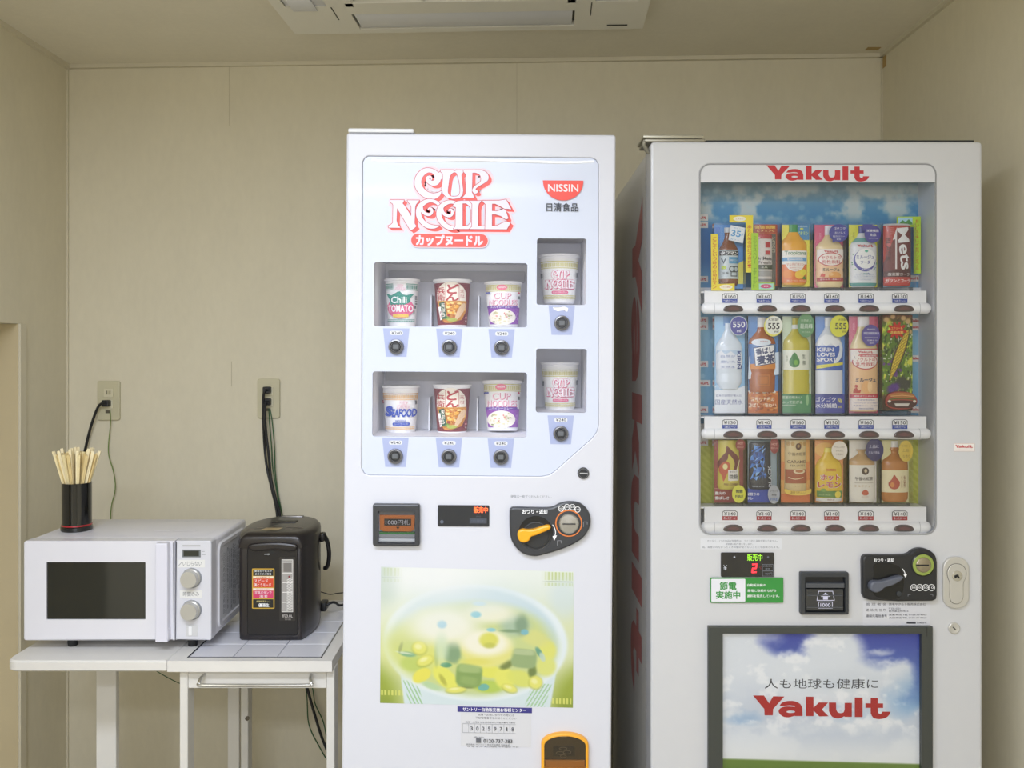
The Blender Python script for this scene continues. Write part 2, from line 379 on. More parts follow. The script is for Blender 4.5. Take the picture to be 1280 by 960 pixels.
BLK = M('1b1c1e', 0.4); WHT = M('f2f3f5', 0.45); RED = M('c22a2e', 0.45); INK = M('2a2b33', 0.5); GREY = M('8a8c92', 0.5)

# ================================================================== the room
XL, XR, CE, DL, DR = -1.4275, 1.1435, 2.30, 2.775, 2.671
BK = -2.3
def wallD(x): return DL+(DR-DL)*(x-XL)/(XR-XL)
def wallpaper(name, base, shade=1.0):
    m = bpy.data.materials.new(name); m.use_nodes = True; nt = m.node_tree; p = nt.nodes['Principled BSDF']; p.inputs['Roughness'].default_value = 0.75
    tc = nt.nodes.new('ShaderNodeTexCoord'); n1 = nt.nodes.new('ShaderNodeTexNoise'); n1.inputs['Scale'].default_value = 9; n1.inputs['Detail'].default_value = 6
    n2 = nt.nodes.new('ShaderNodeTexNoise'); n2.inputs['Scale'].default_value = 60; n2.inputs['Detail'].default_value = 4
    mp = nt.nodes.new('ShaderNodeMapping'); mp.inputs['Scale'].default_value = (1, 1, 0.45)
    nt.links.new(tc.outputs['Object'], mp.inputs[0]); nt.links.new(mp.outputs[0], n1.inputs['Vector']); nt.links.new(mp.outputs[0], n2.inputs['Vector'])
    mx = nt.nodes.new('ShaderNodeMix'); mx.data_type = 'RGBA'; c = rgb(base)
    mx.inputs[6].default_value = (*[x*0.955 for x in c], 1); mx.inputs[7].default_value = (*[x*1.045 for x in c], 1)
    ad = nt.nodes.new('ShaderNodeMath'); ad.operation = 'ADD'; ad.use_clamp = True; sc = nt.nodes.new('ShaderNodeMath'); sc.operation = 'MULTIPLY_ADD'
    sc.inputs[1].default_value = 0.9; sc.inputs[2].default_value = -0.42; nt.links.new(n2.outputs['Fac'], sc.inputs[0])
    nt.links.new(n1.outputs['Fac'], ad.inputs[0]); nt.links.new(sc.outputs[0], ad.inputs[1]); nt.links.new(ad.outputs[0], mx.inputs[0])
    nt.links.new(mx.outputs[2], p.inputs['Base Color']); b = nt.nodes.new('ShaderNodeBump'); b.inputs['Strength'].default_value = 0.25; b.inputs['Distance'].default_value = 0.002
    nt.links.new(n2.outputs['Fac'], b.inputs['Height']); nt.links.new(b.outputs[0], p.inputs['Normal']); return m
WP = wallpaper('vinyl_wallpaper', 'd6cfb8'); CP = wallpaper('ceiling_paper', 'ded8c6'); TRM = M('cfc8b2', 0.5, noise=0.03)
def wall(name, a, b, z0=0, z1=CE, t=0.08):
    (ax, ay), (bx, by) = a, b; d = Vector((bx-ax, by-ay)).normalized(); n = Vector((d.y, -d.x))*(-t)   # thickness away from the room
    P = [(ax, ay), (bx, by), (bx+n.x, by+n.y), (ax+n.x, ay+n.y)]
    return MB().add([(x, y, z0) for x, y in P]+[(x, y, z1) for x, y in P], [(0, 1, 5, 4), (1, 2, 6, 5), (2, 3, 7, 6), (3, 0, 4, 7), (0, 3, 2, 1), (4, 5, 6, 7)])
MB().box(XL-0.4, XR+0.1, BK-0.1, DL+0.1, -0.08, 0).solo('floor', M('a8a08c', 0.45, noise=0.12, scale=14), kind='structure', smooth=False)
MB().box(XL-0.4, XR+0.1, BK-0.1, DL+0.1, CE, CE+0.08).solo('ceiling', CP, kind='structure', smooth=False)
wall('wall_back', (XL, DL), (XR, DR)).solo('wall_back', WP, kind='structure', smooth=False)
wall('wall_right', (XR, DR), (XR, BK)).solo('wall_right', WP, kind='structure', smooth=False)
wall('wall_front', (XR, BK), (XL, BK)).solo('wall_front', WP, kind='structure', smooth=False)
nz = Z(404.5, 2.5); wl = MB()
wl.box(XL-0.27, XL, 2.5, DL+0.1, 0, nz); wl.box(XL-0.27, XL, BK, 1.2, 0, nz); wl.box(XL-0.27, XL, BK, DL+0.1, nz, CE)
wl.box(XL-0.33, XL-0.27, BK, DL+0.1, 0, CE)
wl.solo('wall_left', WP, kind='structure', smooth=False)
MB().box(XL, XL+0.006, 2.5, 2.53, 0, nz+0.0).solo('trim_1', TRM, kind='structure', smooth=False)
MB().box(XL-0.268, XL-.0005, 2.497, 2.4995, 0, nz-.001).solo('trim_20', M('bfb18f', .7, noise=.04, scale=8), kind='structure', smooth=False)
# crown beads along the ceiling, corner beads, wallpaper joints
t = MB(); s0 = 0.014
wall('x', (XL, DL-s0), (XR, DR-s0), CE-0.012, CE, s0).solo('trim_2', TRM, kind='structure', smooth=False)
MB().box(XL, XL+0.013, 0.2, DL-0.005, CE-0.014, CE).solo('trim_3', TRM, kind='structure', smooth=False)
MB().box(XR-0.012, XR, 0.2, DR-0.005, CE-0.012, CE).solo('trim_4', TRM, kind='structure', smooth=False)
MB().box(XL, XL+0.005, DL-0.007, DL, 0, CE-0.012).solo('trim_5', TRM, kind='structure', smooth=False)
MB().box(XR-0.004, XR, DR-0.006, DR, 0, CE-0.012).solo('trim_6', TRM, kind='structure', smooth=False)
SEAM = M('b3aa8f', 0.8)
for i, (px, z0, z1) in enumerate(((287, 2.10, CE-0.012), (289.5, 1.27, 1.35), (646, 0.0, CE-0.012))):
    D = wallD(X(px, 2.72)); x = X(px, D)
    MB().box(x-0.0005, x+0.0005, D-0.0008, D+0.002, z0, z1).solo('trim_%d' % (7+i), SEAM, kind='structure', smooth=False)
for i, (x, y0) in enumerate(((-0.4, 0),)): pass
MB().box(XL, XR, wallD(0)-0.1+0.0, wallD(0)-0.1, 0, 0) if False else None
TAPE = M('a98c52', 0.5, noise=0.1)
D = (CE-HZ)*F/(440-60.5)
MB().box(X(1083, D), X(1101, D)-0.004, D-0.012, D+0.013, CE-0.0012, CE-0.0002).solo('adhesive_tape', TAPE, (X(1092, D), D, CE-0.0012), 'small brown adhesive tape patch on the ceiling in the right corner', 'tape')
MB().box(XR-0.0012, XR-0.0002, DR-0.032, DR-0.008, Z(84, 2.65), Z(66, 2.65)).solo('adhesive_tape', TAPE, (XR-0.001, 2.65, Z(84, 2.65)), 'small brown adhesive tape patch high on the right wall by the corner', 'tape')
# ceiling cassette air conditioner (authored straight, turned with the back wall)
acx, acy = -0.124, 2.405
AC = thing('air_conditioner', 'white four way ceiling cassette air conditioner at the top of the photo', 'air conditioner', (acx, acy, CE-0.03), None, (0, 0, math.radians(-2.6)))
def A(x): return acx+x
wm = M('e2dfd3', 0.4, noise=0.02); b = MB()
zc = CE-0.028; hw = 0.485
# panel as frame pieces round the grille and the four louvre slots
gr = 0.275; lo0, lo1, ll = 0.345, 0.455, 0.295
cy = acy-0.485
def bx(x0, x1, y0, y1, z0, z1, **k): b.box(A(x0), A(x1), cy+y0, cy+y1, z0, z1, **k)
for sx in (-1, 1):
    for sy in (-1, 1):
        xs = sorted((sx*ll, sx*hw)); ys = sorted((sy*ll, sy*hw)); bx(xs[0], xs[1], ys[0], ys[1], zc, CE)
for sgn in (-1, 1):
    y = sorted((sgn*lo1, sgn*hw)); bx(-ll, ll, y[0], y[1], zc, CE); bx(y[0], y[1], -ll, ll, zc, CE)
    y = sorted((sgn*gr, sgn*lo0)); bx(-ll, ll, y[0], y[1], zc-0.002, CE); bx(y[0], y[1], -ll, ll, zc-0.002, CE)
b.part('panel', wm, AC, smooth=False)
b = MB(); bx(-gr, gr, -gr, gr, zc+0.016, zc+0.02); b.part('filter_backing', M('77756b', 0.8), AC, smooth=False)
for k in range(32):
    y = -gr+0.008+k*(2*gr-0.016)/31; b = MB()
    b.add([(A(-gr), cy+y-0.005, zc+0.002), (A(gr), cy+y-0.005, zc+0.002), (A(gr), cy+y+0.004, zc+0.012), (A(-gr), cy+y+0.004, zc+0.012), (A(-gr), cy+y-0.005, zc+0.004), (A(gr), cy+y-0.005, zc+0.004), (A(gr), cy+y+0.004, zc+0.014), (A(-gr), cy+y+0.004, zc+0.014)], [(0, 1, 2, 3), (4, 7, 6, 5), (0, 4, 5, 1), (3, 2, 6, 7), (0, 3, 7, 4), (1, 5, 6, 2)])
    b.part('grille_slat', wm, AC, smooth=False)
for x in (-gr, -0.092, 0.092, gr):
    b = MB(); bx(x-0.004, x+0.004, -gr, gr, zc, zc+0.006); b.part('grille_bar', wm, AC, smooth=False)
for sgn in (-1, 1):
    for ax in (0, 1):
        b = MB(); y = sorted((sgn*(lo0+0.004), sgn*(lo1-0.006)))
        r = (-ll+0.006, ll-0.006, y[0], y[1]) if ax else (y[0]-.003, y[1]+.005, -ll+0.001, ll-0.001); bx(*r, zc+0.001, zc+0.006, bev=0.002)
        b.part('air_louver', M('dadbdf', 0.35), AC)
        b = MB(); r = (-ll, ll, y[0]-0.004, y[1]+0.006) if ax else (y[0]-0.004, y[1]+0.006, -ll, ll); bx(*r, zc+0.014, zc+0.018); b.part('louver_slot', M('77756c', 0.8), AC, smooth=False)
b = MB(); bx(0.385, 0.44, 0.452, 0.458, zc-0.002, zc+0.002); b.part('sensor_slot', M('3c3b36', 0.6), AC, smooth=False)
for sx in (-1, 1):
    for sy in (-1, 1):
        xs = sorted((sx*0.335, sx*0.338)); b = MB(); ys = sorted((sy*0.27, sy*0.385)); bx(xs[0], xs[1], ys[0], ys[1], zc-0.0006, zc+0.001)
        b.part('corner_cover_joint', M('4a4942', 0.6), AC, smooth=False)
b = MB(); bx(-0.44, -0.376, 0.245, 0.318, zc-0.003, zc, bev=0.001); b.part('corner_cover', M('d8d9dc', 0.4), AC)
# ================================================================== outlets and cords
PLT = M('c3bd9f', 0.4); CORD = M('17181a', 0.45); GRN = M('2f5a33', 0.4); YGR = M('7f9136', 0.4)
def outlet(cx, cy, label, plugs, top_open):
    D = wallD(X(cx, 2.73)); r = thing('wall_outlet', label, 'outlet', (X(cx, D), D, Z(cy, D)))
    f = 0.009; MB().plate(rrect(X(cx-14, D), Z(cy+24.5, D), X(cx+14, D), Z(cy-24.5, D), 0.007), D-f, D+0.001, c=0.002).part('cover_plate', PLT, r)
    mp = flat(D, f); g = G(mp)
    MB().plate(rrect(X(cx-5.2, D), Z(cy-4, D), X(cx+6.2, D), Z(cy-14.5, D), 0.002), D-f-0.0025, D-f, c=0.0006).part('socket', M('d0caae', 0.4), r)
    g.L = 40
    if top_open:
        g.rect(cx-2.6, cy-12.4, cx+3.4, cy-7.5, M('bdb696', .5)); [g.rect(cx+x-0.5, cy-12.3, cx+x+0.5, cy-7.6, BLK) for x in (-1.8, 2.6)]
    g.rect(cx-3, cy+12, cx+3, cy+15.5, M('5c5546', 0.6)); g.part('socket_slot', r)
    MB().plate(rrect(X(cx-5.2, D), Z(cy+10, D), X(cx+6.2, D), Z(cy-1, D), 0.002), D-f-0.0025, D-f, c=0.0006).part('socket', M('d0caae', 0.4), r)
    return D
D1 = outlet(137, 500.5, 'beige wall outlet with one plug, left, above the microwave', 1, True)
D2 = outlet(336.5, 498, 'beige wall outlet with two plugs, right, above the hot water pot', 2, False)
def cable(name, pts, r, mat, label, cat='cable', plug=None, group=None):
    P = [(X(x, D), D, Z(y, D)) for x, y, D in pts]; base = P[-1]
    o = thing(name, label, cat, base, group); MB().tube(P, r, 8).part('wire', mat, o)
    if plug:
        (x, y, D, w, h) = plug; d = 0.032
        MB().plate(rrect(X(x-w/2, D), Z(y+h/2, D), X(x+w/2, D), Z(y-h/2, D), 0.004), D-d, D-0.0115, c=0.003).part('plug', CORD, o)
    return o
cable('power_cord', [(134, 503.5, D1-.028), (128, 504, D1-.035), (122, 510, D1-.03), (114, 532, D1-.02), (106.5, 562, D1-.015), (100, 600, D1-.01), (98, 660, D1-.05), (120, 720, 2.50), (150, 740, 2.425)], 0.0042, CORD, 'black power cord from the left outlet to behind the microwave', 'cord', (136.5, 503.7, D1, 8.5, 8))
cable('earth_wire', [(137.5, 513, D1-.012), (138, 530, D1-.012), (135.5, 565, D1-.012), (142, 590, D1-.012), (144, 612, D1-.012), (138.5, 640, D1-.012), (139, 700, D1-.02)], 0.0016, M('67803c', 0.5), 'thin green and yellow earth wire hanging below the left outlet', 'wire')
cable('power_cord', [(335, 487.5, D2-.03), (330.5, 489, D2-.036), (329, 505, D2-.03), (330, 545, D2-.02), (333, 580, D2-.02), (340, 612, D2-.02), (346, 640, D2-.025), (352, 700, D2-.03), (366, 790, D2-.04), (384, 860, D2-.04), (400, 915, D2-.04), (411, 945, D2-.05), (430, 1010, D2-.05)], 0.0042, CORD, 'black power cord from the upper socket of the right outlet', 'cord', (336, 487.3, D2, 9, 8.5))
cable('power_cord', [(335.5, 502.5, D2-.03), (331.5, 505, D2-.04), (331.5, 530, D2-.033), (336, 570, D2-.03), (339, 600, D2-.03), (345, 625, D2-.03), (350, 645, D2-.03), (357, 700, D2-.03), (375, 760, D2-.05), (400, 752, 2.50)], 0.0042, CORD, 'black power cord from the lower socket of the right outlet', 'cord', (336, 501.8, D2, 9, 8.5))
cable('earth_wire', [(336, 511, D2-.012), (337, 530, D2-.012), (339.5, 560, D2-.012), (341, 585, D2-.012), (346, 615, D2-.012), (351, 645, D2-.012), (360, 720, D2-.02), (372, 800, D2-.02), (383, 865, D2-.03), (386, 905, D2-.03), (400, 935, D2-.03), (415, 960, D2-.03)], 0.0018, GRN, 'dark green earth wire close beside the black cords', 'wire')
cable('earth_wire', [(337.5, 511, D2-.012), (340.5, 530, D2-.012), (343, 560, D2-.012), (344, 590, D2-.012), (348, 620, D2-.012), (353, 645, D2-.012), (366, 720, D2-.02), (380, 800, D2-.02), (391, 862, D2-.03), (394, 880, D2-.03), (404, 902, D2-.03), (409, 925, D2-.03), (420, 960, D2-.03)], 0.0018, GRN, 'second green earth wire hanging right of the other cords', 'wire')
cable('thin_wire', [(120, 764, 2.535), (150, 808, 2.535), (196, 839, 2.535), (224, 854, 2.535), (240, 858, 2.535), (262, 850, 2.535), (300, 764, 2.535)], 0.0013, GRN, 'thin green wire sagging under the left table leaf', 'wire')
o = cable('thin_wire', [(398, 739, 2.44), (405, 741, 2.48), (413, 743, 2.52), (422, 741.5, 2.55), (440, 740, 2.58)], 0.0014, CORD, 'thin black wire running from the pot to the noodle machine', 'wire')
# ================================================================== folding side table with tiles
TW = M('dddbd6', 0.4, noise=0.03, scale=25); TZ = 0.647; T0 = 2.05; T1 = 2.55
xa, xb, xc = X(5, T0), X(209, T0), X(415, T0)
T = thing('folding_table', 'white folding wagon table with tiled top, chrome towel bar and raised left leaf', 'table', ((xa+xc)/2, 2.3, 0))
def slab(x0, x1, r, name, label=None):
    out = rrect(x0, T0, x1, T1, r, 4); n = len(out); R = []
    for ins, z in ((0.004, TZ-0.026), (0, TZ-0.022), (0, TZ-0.004), (0.004, TZ)):
        R.append([(x, y, z) for x, y in offset(ccw(out), -ins)])
    MB().loft(R).part(name, TW, T, label=label)
slab(xa, xb-0.001, (0, 0, 0.03, 0.03), 'table_leaf')
tx0, tx1 = X(234, 2.072), X(402.5, 2.072); ty0, ty1 = 2.072, 2.535
# tabletop with a rectangular well for the tiles
mb = MB(); zt = TZ
for (x0, x1, y0, y1) in ((xb, tx0, T0, T1), (tx1, xc, T0, T1), (tx0, tx1, T0, ty0), (tx0, tx1, ty1, T1)): mb.box(x0, x1, y0, y1, TZ-0.026, TZ)
mb.box(tx0, tx1, ty0, ty1, TZ-0.026, TZ-0.006)
mb.part('tabletop', TW, T, smooth=False)
ch = M('8d9096', 0.25, 0.9); e = MB(); w = 0.0028
for (x0, x1, y0, y1) in ((tx0, tx1, ty0, ty0+w), (tx0, tx1, ty1-w, ty1), (tx0, tx0+w, ty0, ty1), (tx1-w, tx1, ty0, ty1)): e.box(x0, x1, y0, y1, TZ-0.005, TZ+0.0012)
e.part('metal_edging', ch, T, smooth=False)
me0 = None; nxt, nyt = 3, 5; tw = (tx1-tx0-2*w)/nxt; td = (ty1-ty0-2*w)/nyt
tm = M('e2e3ea', 0.18, coat=0.3, noise=0.01)
for i in range(nxt):
    for j in range(nyt):
        m2 = MB(); x = tx0+w+i*tw; y = ty0+w+j*td
        if me0 is None:
            p = m2.box(x+0.0008, x+tw-0.0008, y+0.0008, y+td-0.0008, TZ-0.0055, TZ+0.0006, bev=0.0008, seg=1).part('tile', tm, T); me0 = p
        else:
            p = me0.copy(); COL.objects.link(p); p.parent = T; p.location = (i*tw, j*td, 0)
lg = M('dad8d2', 0.45, noise=0.03, scale=20)
def leg(x0, x1, y0, y1, name='leg', z1=TZ-0.026): MB().box(x0, x1, y0, y1, 0.0, z1, bev=0.0015, seg=1).part(name, lg, T)
leg(X(224.5, 2.07), X(234.5, 2.07), 2.07, 2.115); leg(X(408, 2.07), X(418.5, 2.07)-0.001, 2.07, 2.115)
leg(X(301, 2.48), X(310, 2.48), 2.48, 2.52); leg(-0.447, -0.430, 2.48, 2.52)
leg(X(120, 2.28), X(145, 2.28), 2.28, 2.30, 'leaf_leg'); leg(X(284.5, 2.52), X(299, 2.52), 2.52, 2.535, 'leaf_support')
MB().box(X(234.5, 2.08), X(408, 2.08), 2.076, 2.094, Z(859, 2.08), TZ-0.026).part('apron', lg, T, smooth=False)
CHR = M('d5d7da', 0.12, 1.0)
h = MB(); yb = 2.046; h.tube([(X(253, 2.06), 2.076, Z(846.5, 2.06)), (X(251.5, 2.06), 2.055, Z(847.5, 2.06)), (X(250, 2.05), yb, Z(854, 2.05)), (X(254, 2.05), yb, Z(855.8, 2.05)), (X(320, 2.05), yb, Z(856, 2.05)), (X(385, 2.05), yb, Z(855.8, 2.05)), (X(389.5, 2.05), yb, Z(854, 2.05)), (X(388.5, 2.06), 2.055, Z(847.5, 2.06)), (X(387, 2.06), 2.076, Z(846.5, 2.06))], 0.0042, 10)
h.part('towel_bar', CHR, T)
MB().lathe([(0.0, 0.0), (0.006, 0.0), (0.006, 0.004), (0, 0.005)], 12, (X(312, 2.5), 2.48, Z(894, 2.5)), 'y').part('screw', M('6d675a', 0.4, 0.6), T)
g = G(flat(2.07)); g.ell(238, 930, 1.2, 2.2, M('a08f80', 0.6)); g.t and None
# ================================================================== microwave
MD = 2.12; mz0, mz1 = Z(800.5, MD), Z(676, MD); mx0, mx1 = X(30, MD), X(264, MD)
MW = thing('microwave_oven', 'white microwave oven with black glass door and two silver dials on the table', 'microwave', ((mx0+mx1)/2, 2.26, TZ))
mwW = M('dcdce3', 0.32, coat=0.2, noise=0.01)
MB().box(mx0+0.002, mx1, MD+0.03, 2.40, mz0, mz1, bev=0.008, seg=3).part('cabinet', mwW, MW)
MB().plate(rrect(X(219.5, MD), mz0, mx1, mz1, (0.005, 0.005, 0.001, 0.001)), MD, MD+0.034, c=0.003).part('control_panel', M('d2d3da', 0.35), MW)
dw = rrect(X(58.5, MD), Z(774, MD), X(182.3, MD), Z(702.5, MD), 0.002)
dr = MB().plate(rrect(mx0, mz0, X(218.3, MD), mz1, (0.001, 0.001, 0.006, 0.006)), MD-0.002, MD+0.030, [dw], c=0.003).part('door', mwW, MW)
MB().plate(dw, MD+0.0015, MD+0.006).part('door_window', M('2a2b27', 0.08, coat=0.5), dr, smooth=False)
MB().plate(rrect(X(194, 2.10), Z(803, 2.10), X(209.5, 2.10), Z(679, 2.10), 0.003), 2.098, MD-0.001, c=0.003).part('handle', M('dadae6', 0.3), dr)
MB().plate(rrect(X(209, 2.11), Z(799, 2.11), X(212, 2.11), Z(785, 2.11), 0.001), 2.10, MD-0.001, c=0.002).part('door_catch', M('dadae6', 0.3), dr)
for yk in (722.3, 762.3):
    k = MB().lathe([(0.0235, 0.0), (0.0225, 0.006), (0.0205, 0.0075), (0.0205, 0.019), (0.0195, 0.0215), (0.0, 0.0215)], 36, (X(239.2, MD), MD, Z(yk, MD)), 'y').part('dial', M('c4c3be', 0.32, 0.55), MW)
    MB().lathe([(0.0, 0), (0.0248, 0), (0.0245, 0.0015), (0.0, 0.0016)], 36, (X(239.6, MD), MD, Z(yk+.3, MD)), 'y').part('dial_ring', M('8e9299', 0.4, 0.3), k)
MB().plate(rrect(X(232.5, MD), Z(795, MD), X(247.5, MD), Z(781, MD), 0.001), MD-0.0015, MD+0.002, c=0.0006).part('button', M('c9cacc', 0.4), MW)
MB().plate(rrect(X(236, MD), Z(794, MD), X(240, MD), Z(783, MD), 0.001), MD-0.0022, MD+0.002, c=0.0004).part('button', M('e5e6e8', 0.4), MW)
g = G(flat(MD), base=2); ltb = M('e0e0de', 0.5)
g.rect(228.2, 681, 250.5, 683.2, M('b5b6b9', 0.5)); g.rect(228, 687, 251, 696.7, M('6f7376', 0.4)); g.rect(229.5, 688.4, 248.7, 695.2, M('2e312c', 0.25))
g.rect(252, 689, 256, 689.5, GREY); g.rect(252, 693, 257, 693.5, GREY)
g.rect(222.7, 699.6, 256.3, 709.2, ltb); g.text('いじらない', 240.5, 704.4, 24, 5.6, M('73757c', .6), .004); g.line([(223.5, 707), (227.5, 702.5)], .6, GREY)
g.rect(224.8, 737.5, 253, 747.3, ltb); g.text('時間のみ', 239, 742.5, 20, 5.8, M('55575e', .6), .01)
for a in range(7):
    for yk in (722.3, 762.3):
        w_ = math.radians(-120+a*40); g.line([(239.2+12.2*math.sin(w_), yk-12.2*math.cos(w_)), (239.2+13*math.sin(w_), yk-13*math.cos(w_))], .5, GREY)
g.part('panel_print', MW)
for (px, D) in ((91, 2.16), (241, 2.16), (118, 2.36), (256, 2.36)):
    MB().lathe([(0.011, 0), (0.012, 0.008), (0.012, mz0-TZ+0.001)], 16, (X(px, D), D, TZ), 'z').part('foot', M('1d1f22', 0.6), MW)
sp = lambda u, v: (mx1+0.0, 2.165+u*0.215, mz0+0.012+v*(mz1-mz0-0.028))
def sidemap(L0=0.0): return lambda x, y, l: (mx1+L0+l*EPS, 2.165+x*0.215, mz0+0.012+(1-y)*(mz1-mz0-0.028))
# raised frame and notice sheet on the right side
m = MB(); P0 = rrect(0, 0, 1, 1, 0.10, 5); P1 = rrect(0.07, 0.06, 0.93, 0.94, 0.07, 5); s1 = sidemap(0.004); s2 = sidemap(0)
n = len(P0); m.add([s2(x, y, 0) for x, y in P0]+[s1(x, y, 0) for x, y in offset(ccw(P0), -0.02)]+[s1(x, y, 0) for x, y in P1]+[sidemap(0.001)(x, y, 0) for x, y in offset(ccw(P1), -0.015)], [(a*n+i, a*n+(i+1) % n, (a+1)*n+(i+1) % n, (a+1)*n+i) for a in range(3) for i in range(n)])
m.part('side_frame', mwW, MW)
g = G(sidemap(0.001), base=2); g.rect(0.09, 0.07, 0.90, 0.93, M('dfe0e6', .5)); tg = M('6d6f7a', .6)
for c in range(11):
    g.vtext('ご使用上の注意食品加熱安全'[(c*3) % 7:(c*3) % 7+6]*2, 0.14+c*0.068, 0.12+0.02*(c % 3), 0.12+0.02*(c % 3)+(0.74 if c % 4 else 0.5), 0.045, tg, .01)
g.part('notice_sheet', MW, 'pale sheet with small dark print')
g = G(lambda x, y, l: (X(x, 2.12), 2.2, 0), base=0)
def topmap(x, y, l): return (x, y, mz1+l*EPS)
g = G(topmap, base=3); g.frame(mx0+.10, 2.18, mx1-.035, 2.37, .0012, M('dcdce4', .4), .01); g.rect(X(185, 2.2), 2.23, X(205, 2.2), 2.25, M('e2e2e9', .4)); g.rect(X(212, 2.2), 2.23, X(238, 2.2), 2.25, M('e2e2e9', .4)); g.part('top_emboss', MW)
# chopstick holder + chopsticks
HX, HY, HZ0 = X(96, 2.25), 2.25, mz1
H = thing('chopstick_holder', 'glossy black round chopstick holder with a red ring on the microwave', 'chopstick holder', (HX, HY, HZ0))
MB().lathe([(0.0, 0.0), (0.037, 0.0), (0.0385, 0.002), (0.0385, 0.011), (0.0365, 0.0125), (0.0360, 0.018), (0.0360, 0.123), (0.0350, 0.124), (0.0340, 0.122), (0.0335, 0.006), (0, 0.006)], 40, (HX, HY, HZ0)).part('tube', M('0c0d0e', 0.12, coat=0.5), H)
MB().lathe([(0.0362, 0.0125), (0.0368, 0.0135), (0.0368, 0.0158), (0.0362, 0.0168)], 40, (HX, HY, HZ0)).part('red_ring', M('a3222a', 0.3), H, label='red ring round the foot')
wood = [M('e9d9a8', 0.6, noise=0.06, scale=60), M('dfc88e', 0.6, noise=0.06, scale=60), M('f0e3bb', 0.6, noise=0.06, scale=60)]
protos = []
ncs = 0
for ring, (cnt, rb, rt) in enumerate(((7, 0.006, 0.016), (14, 0.008, 0.036), (24, -0.002, 0.053))):
    for i in range(cnt):
        a = 2*math.pi*(i+0.5*ring)/cnt+random.uniform(-.12, .12); k = rb+random.uniform(-.004, .004); q = rt+random.uniform(-.003, .004)
        L = 0.203+random.uniform(-0.008, 0.006)
        p0 = Vector((k*math.cos(a), k*math.sin(a), 0.008)); p1 = Vector((q*math.cos(a), q*math.sin(a)*0.7, 1)); p1.z = math.sqrt(max(0.01, L*L-(p1.x-p0.x)**2-(p1.y-p0.y)**2))
        # stays inside the rim at z=0.12
        fr = (0.122-p0.z)/(p1.z-p0.z); at = p0.lerp(p1, fr); rr = math.hypot(at.x, at.y)
        if rr > 0.0315: s = 0.0315/rr; p1.x = p0.x*1+(p1.x-p0.x)*s; p1.y = p0.y+(p1.y-p0.y)*s
        mi = (i+ring) % 3
        if len(protos) < 3 and not any(x[0] == mi for x in protos):
            m = MB()
            for sgn in (-1, 1):
                w0, w1 = 0.0022, 0.0034; R = []
                for z, w_, t_ in ((0, w0, .0018), (L*.5, w0*1.2, .0020), (L*.98, w1*.96, .0022), (L, w1*.8, .0018)):
                    c_ = sgn*(w_*.5+.00025); R.append([(c_-w_*.5, -t_, z), (c_+w_*.5, -t_, z), (c_+w_*.5, t_, z), (c_-w_*.5, t_, z)])
                m.loft(R)
            m.box(-0.003, 0.003, -.0016, .0016, L-0.02, L-0.001)
            protos.append((mi, m.mesh('disposable_chopsticks', [wood[mi]], (0, 0, 0), smooth=False)))
        me = [x[1] for x in protos if x[0] == mi][0]
        o = bpy.data.objects.new('disposable_chopsticks', me); COL.objects.link(o); o.location = Vector((HX, HY, HZ0))+p0
        o.rotation_mode = 'QUATERNION'; d = (p1-p0).normalized(); qd = Vector((0, 0, 1)).rotation_difference(d)
        from mathutils import Quaternion
        o.rotation_quaternion = qd @ Quaternion((0, 0, 1), random.uniform(-.7, .7)); ncs += 1
        tag(o, 'pale wooden disposable chopsticks standing in the black holder', 'chopsticks', 'disposable chopsticks in the black holder')
# ================================================================== hot water pot
PX, PY0, PB = -0.612, 2.19, TZ
K = thing('hot_water_pot', 'dark brown electric hot water pot with a water gauge on the tiled table', 'hot water pot', (PX, 2.315, TZ))
pb = M('211c1c', 0.3, coat=0.15); pbd = M('171414', 0.4)
def section(z, front, side, back, ff, k=0.0):
    # D shaped ring: flat front half width ff, bulging sides, round back
    pts = [(-ff, front), (0, front-0.001), (ff, front), (ff+0.010, front+0.006), (side*0.90, front+0.030), (side*0.985, front+0.070), (side, front+0.115)]
    for a in (20, 40, 60, 80): pts.append((side*math.cos(math.radians(a)), front+0.115+(back-front-0.115)*math.sin(math.radians(a))))
    L = [(-x, y) for x, y in pts[3:][::-1]]; pts = pts+[(0, back)]+L
    pts = spline(pts[3:]+pts[:3], 3); return [(PX+x, y, z) for x, y in pts]
R = [section(PB+z, PY0+a, 0.0975-b_, 2.44-b_, 0.070-c_) for z, a, b_, c_ in ((0.0, .006, .006, .004), (0.006, .001, .002, 0), (0.02, .000, .0, 0), (0.12, .0, .0, 0), (0.225, 0.0, 0, 0), (0.232, 0.002, .001, 0), (0.236, 0.002, .001, 0))]
MB().loft(R).part('body', pb, K, ang=50)
R = [section(PB+z, PY0+a, 0.0985-b_, 2.441-b_, 0.072-c_) for z, a, b_, c_ in ((0.236, .000, .0, .0), (0.258, -.003, .0, 0.004), (0.266, .0, .002, 0.01), (0.272, .008, .009, 0.016), (0.274, .02, .02, 0.02))]
MB().loft(R).part('lid', pb, K, ang=40)
fr = flat(PY0)
MB().plate(rrect(X(309, PY0), Z(794, PY0), X(373, PY0), Z(683, PY0), 0.01), PY0-0.004, PY0+0.004, c=0.003).part('front_panel', pbd, K)
MB().plate(spline([(X(318, PY0), Z(688, PY0)), (X(345, PY0), Z(686, PY0)), (X(368, PY0), Z(688, PY0)), (X(371, PY0), Z(680, PY0)), (X(345, PY0), Z(677, PY0)), (X(313, PY0), Z(680, PY0))], 4), PY0-0.012, PY0+0.004, c=0.005).part('spout_hood', pb, K)
MB().plate(rrect(X(350, PY0), Z(775, PY0), X(369.5, PY0), Z(696, PY0), 0.001), PY0-0.0052, PY0-0.002).part('gauge_surround', M('2e2b2a', .3), K)
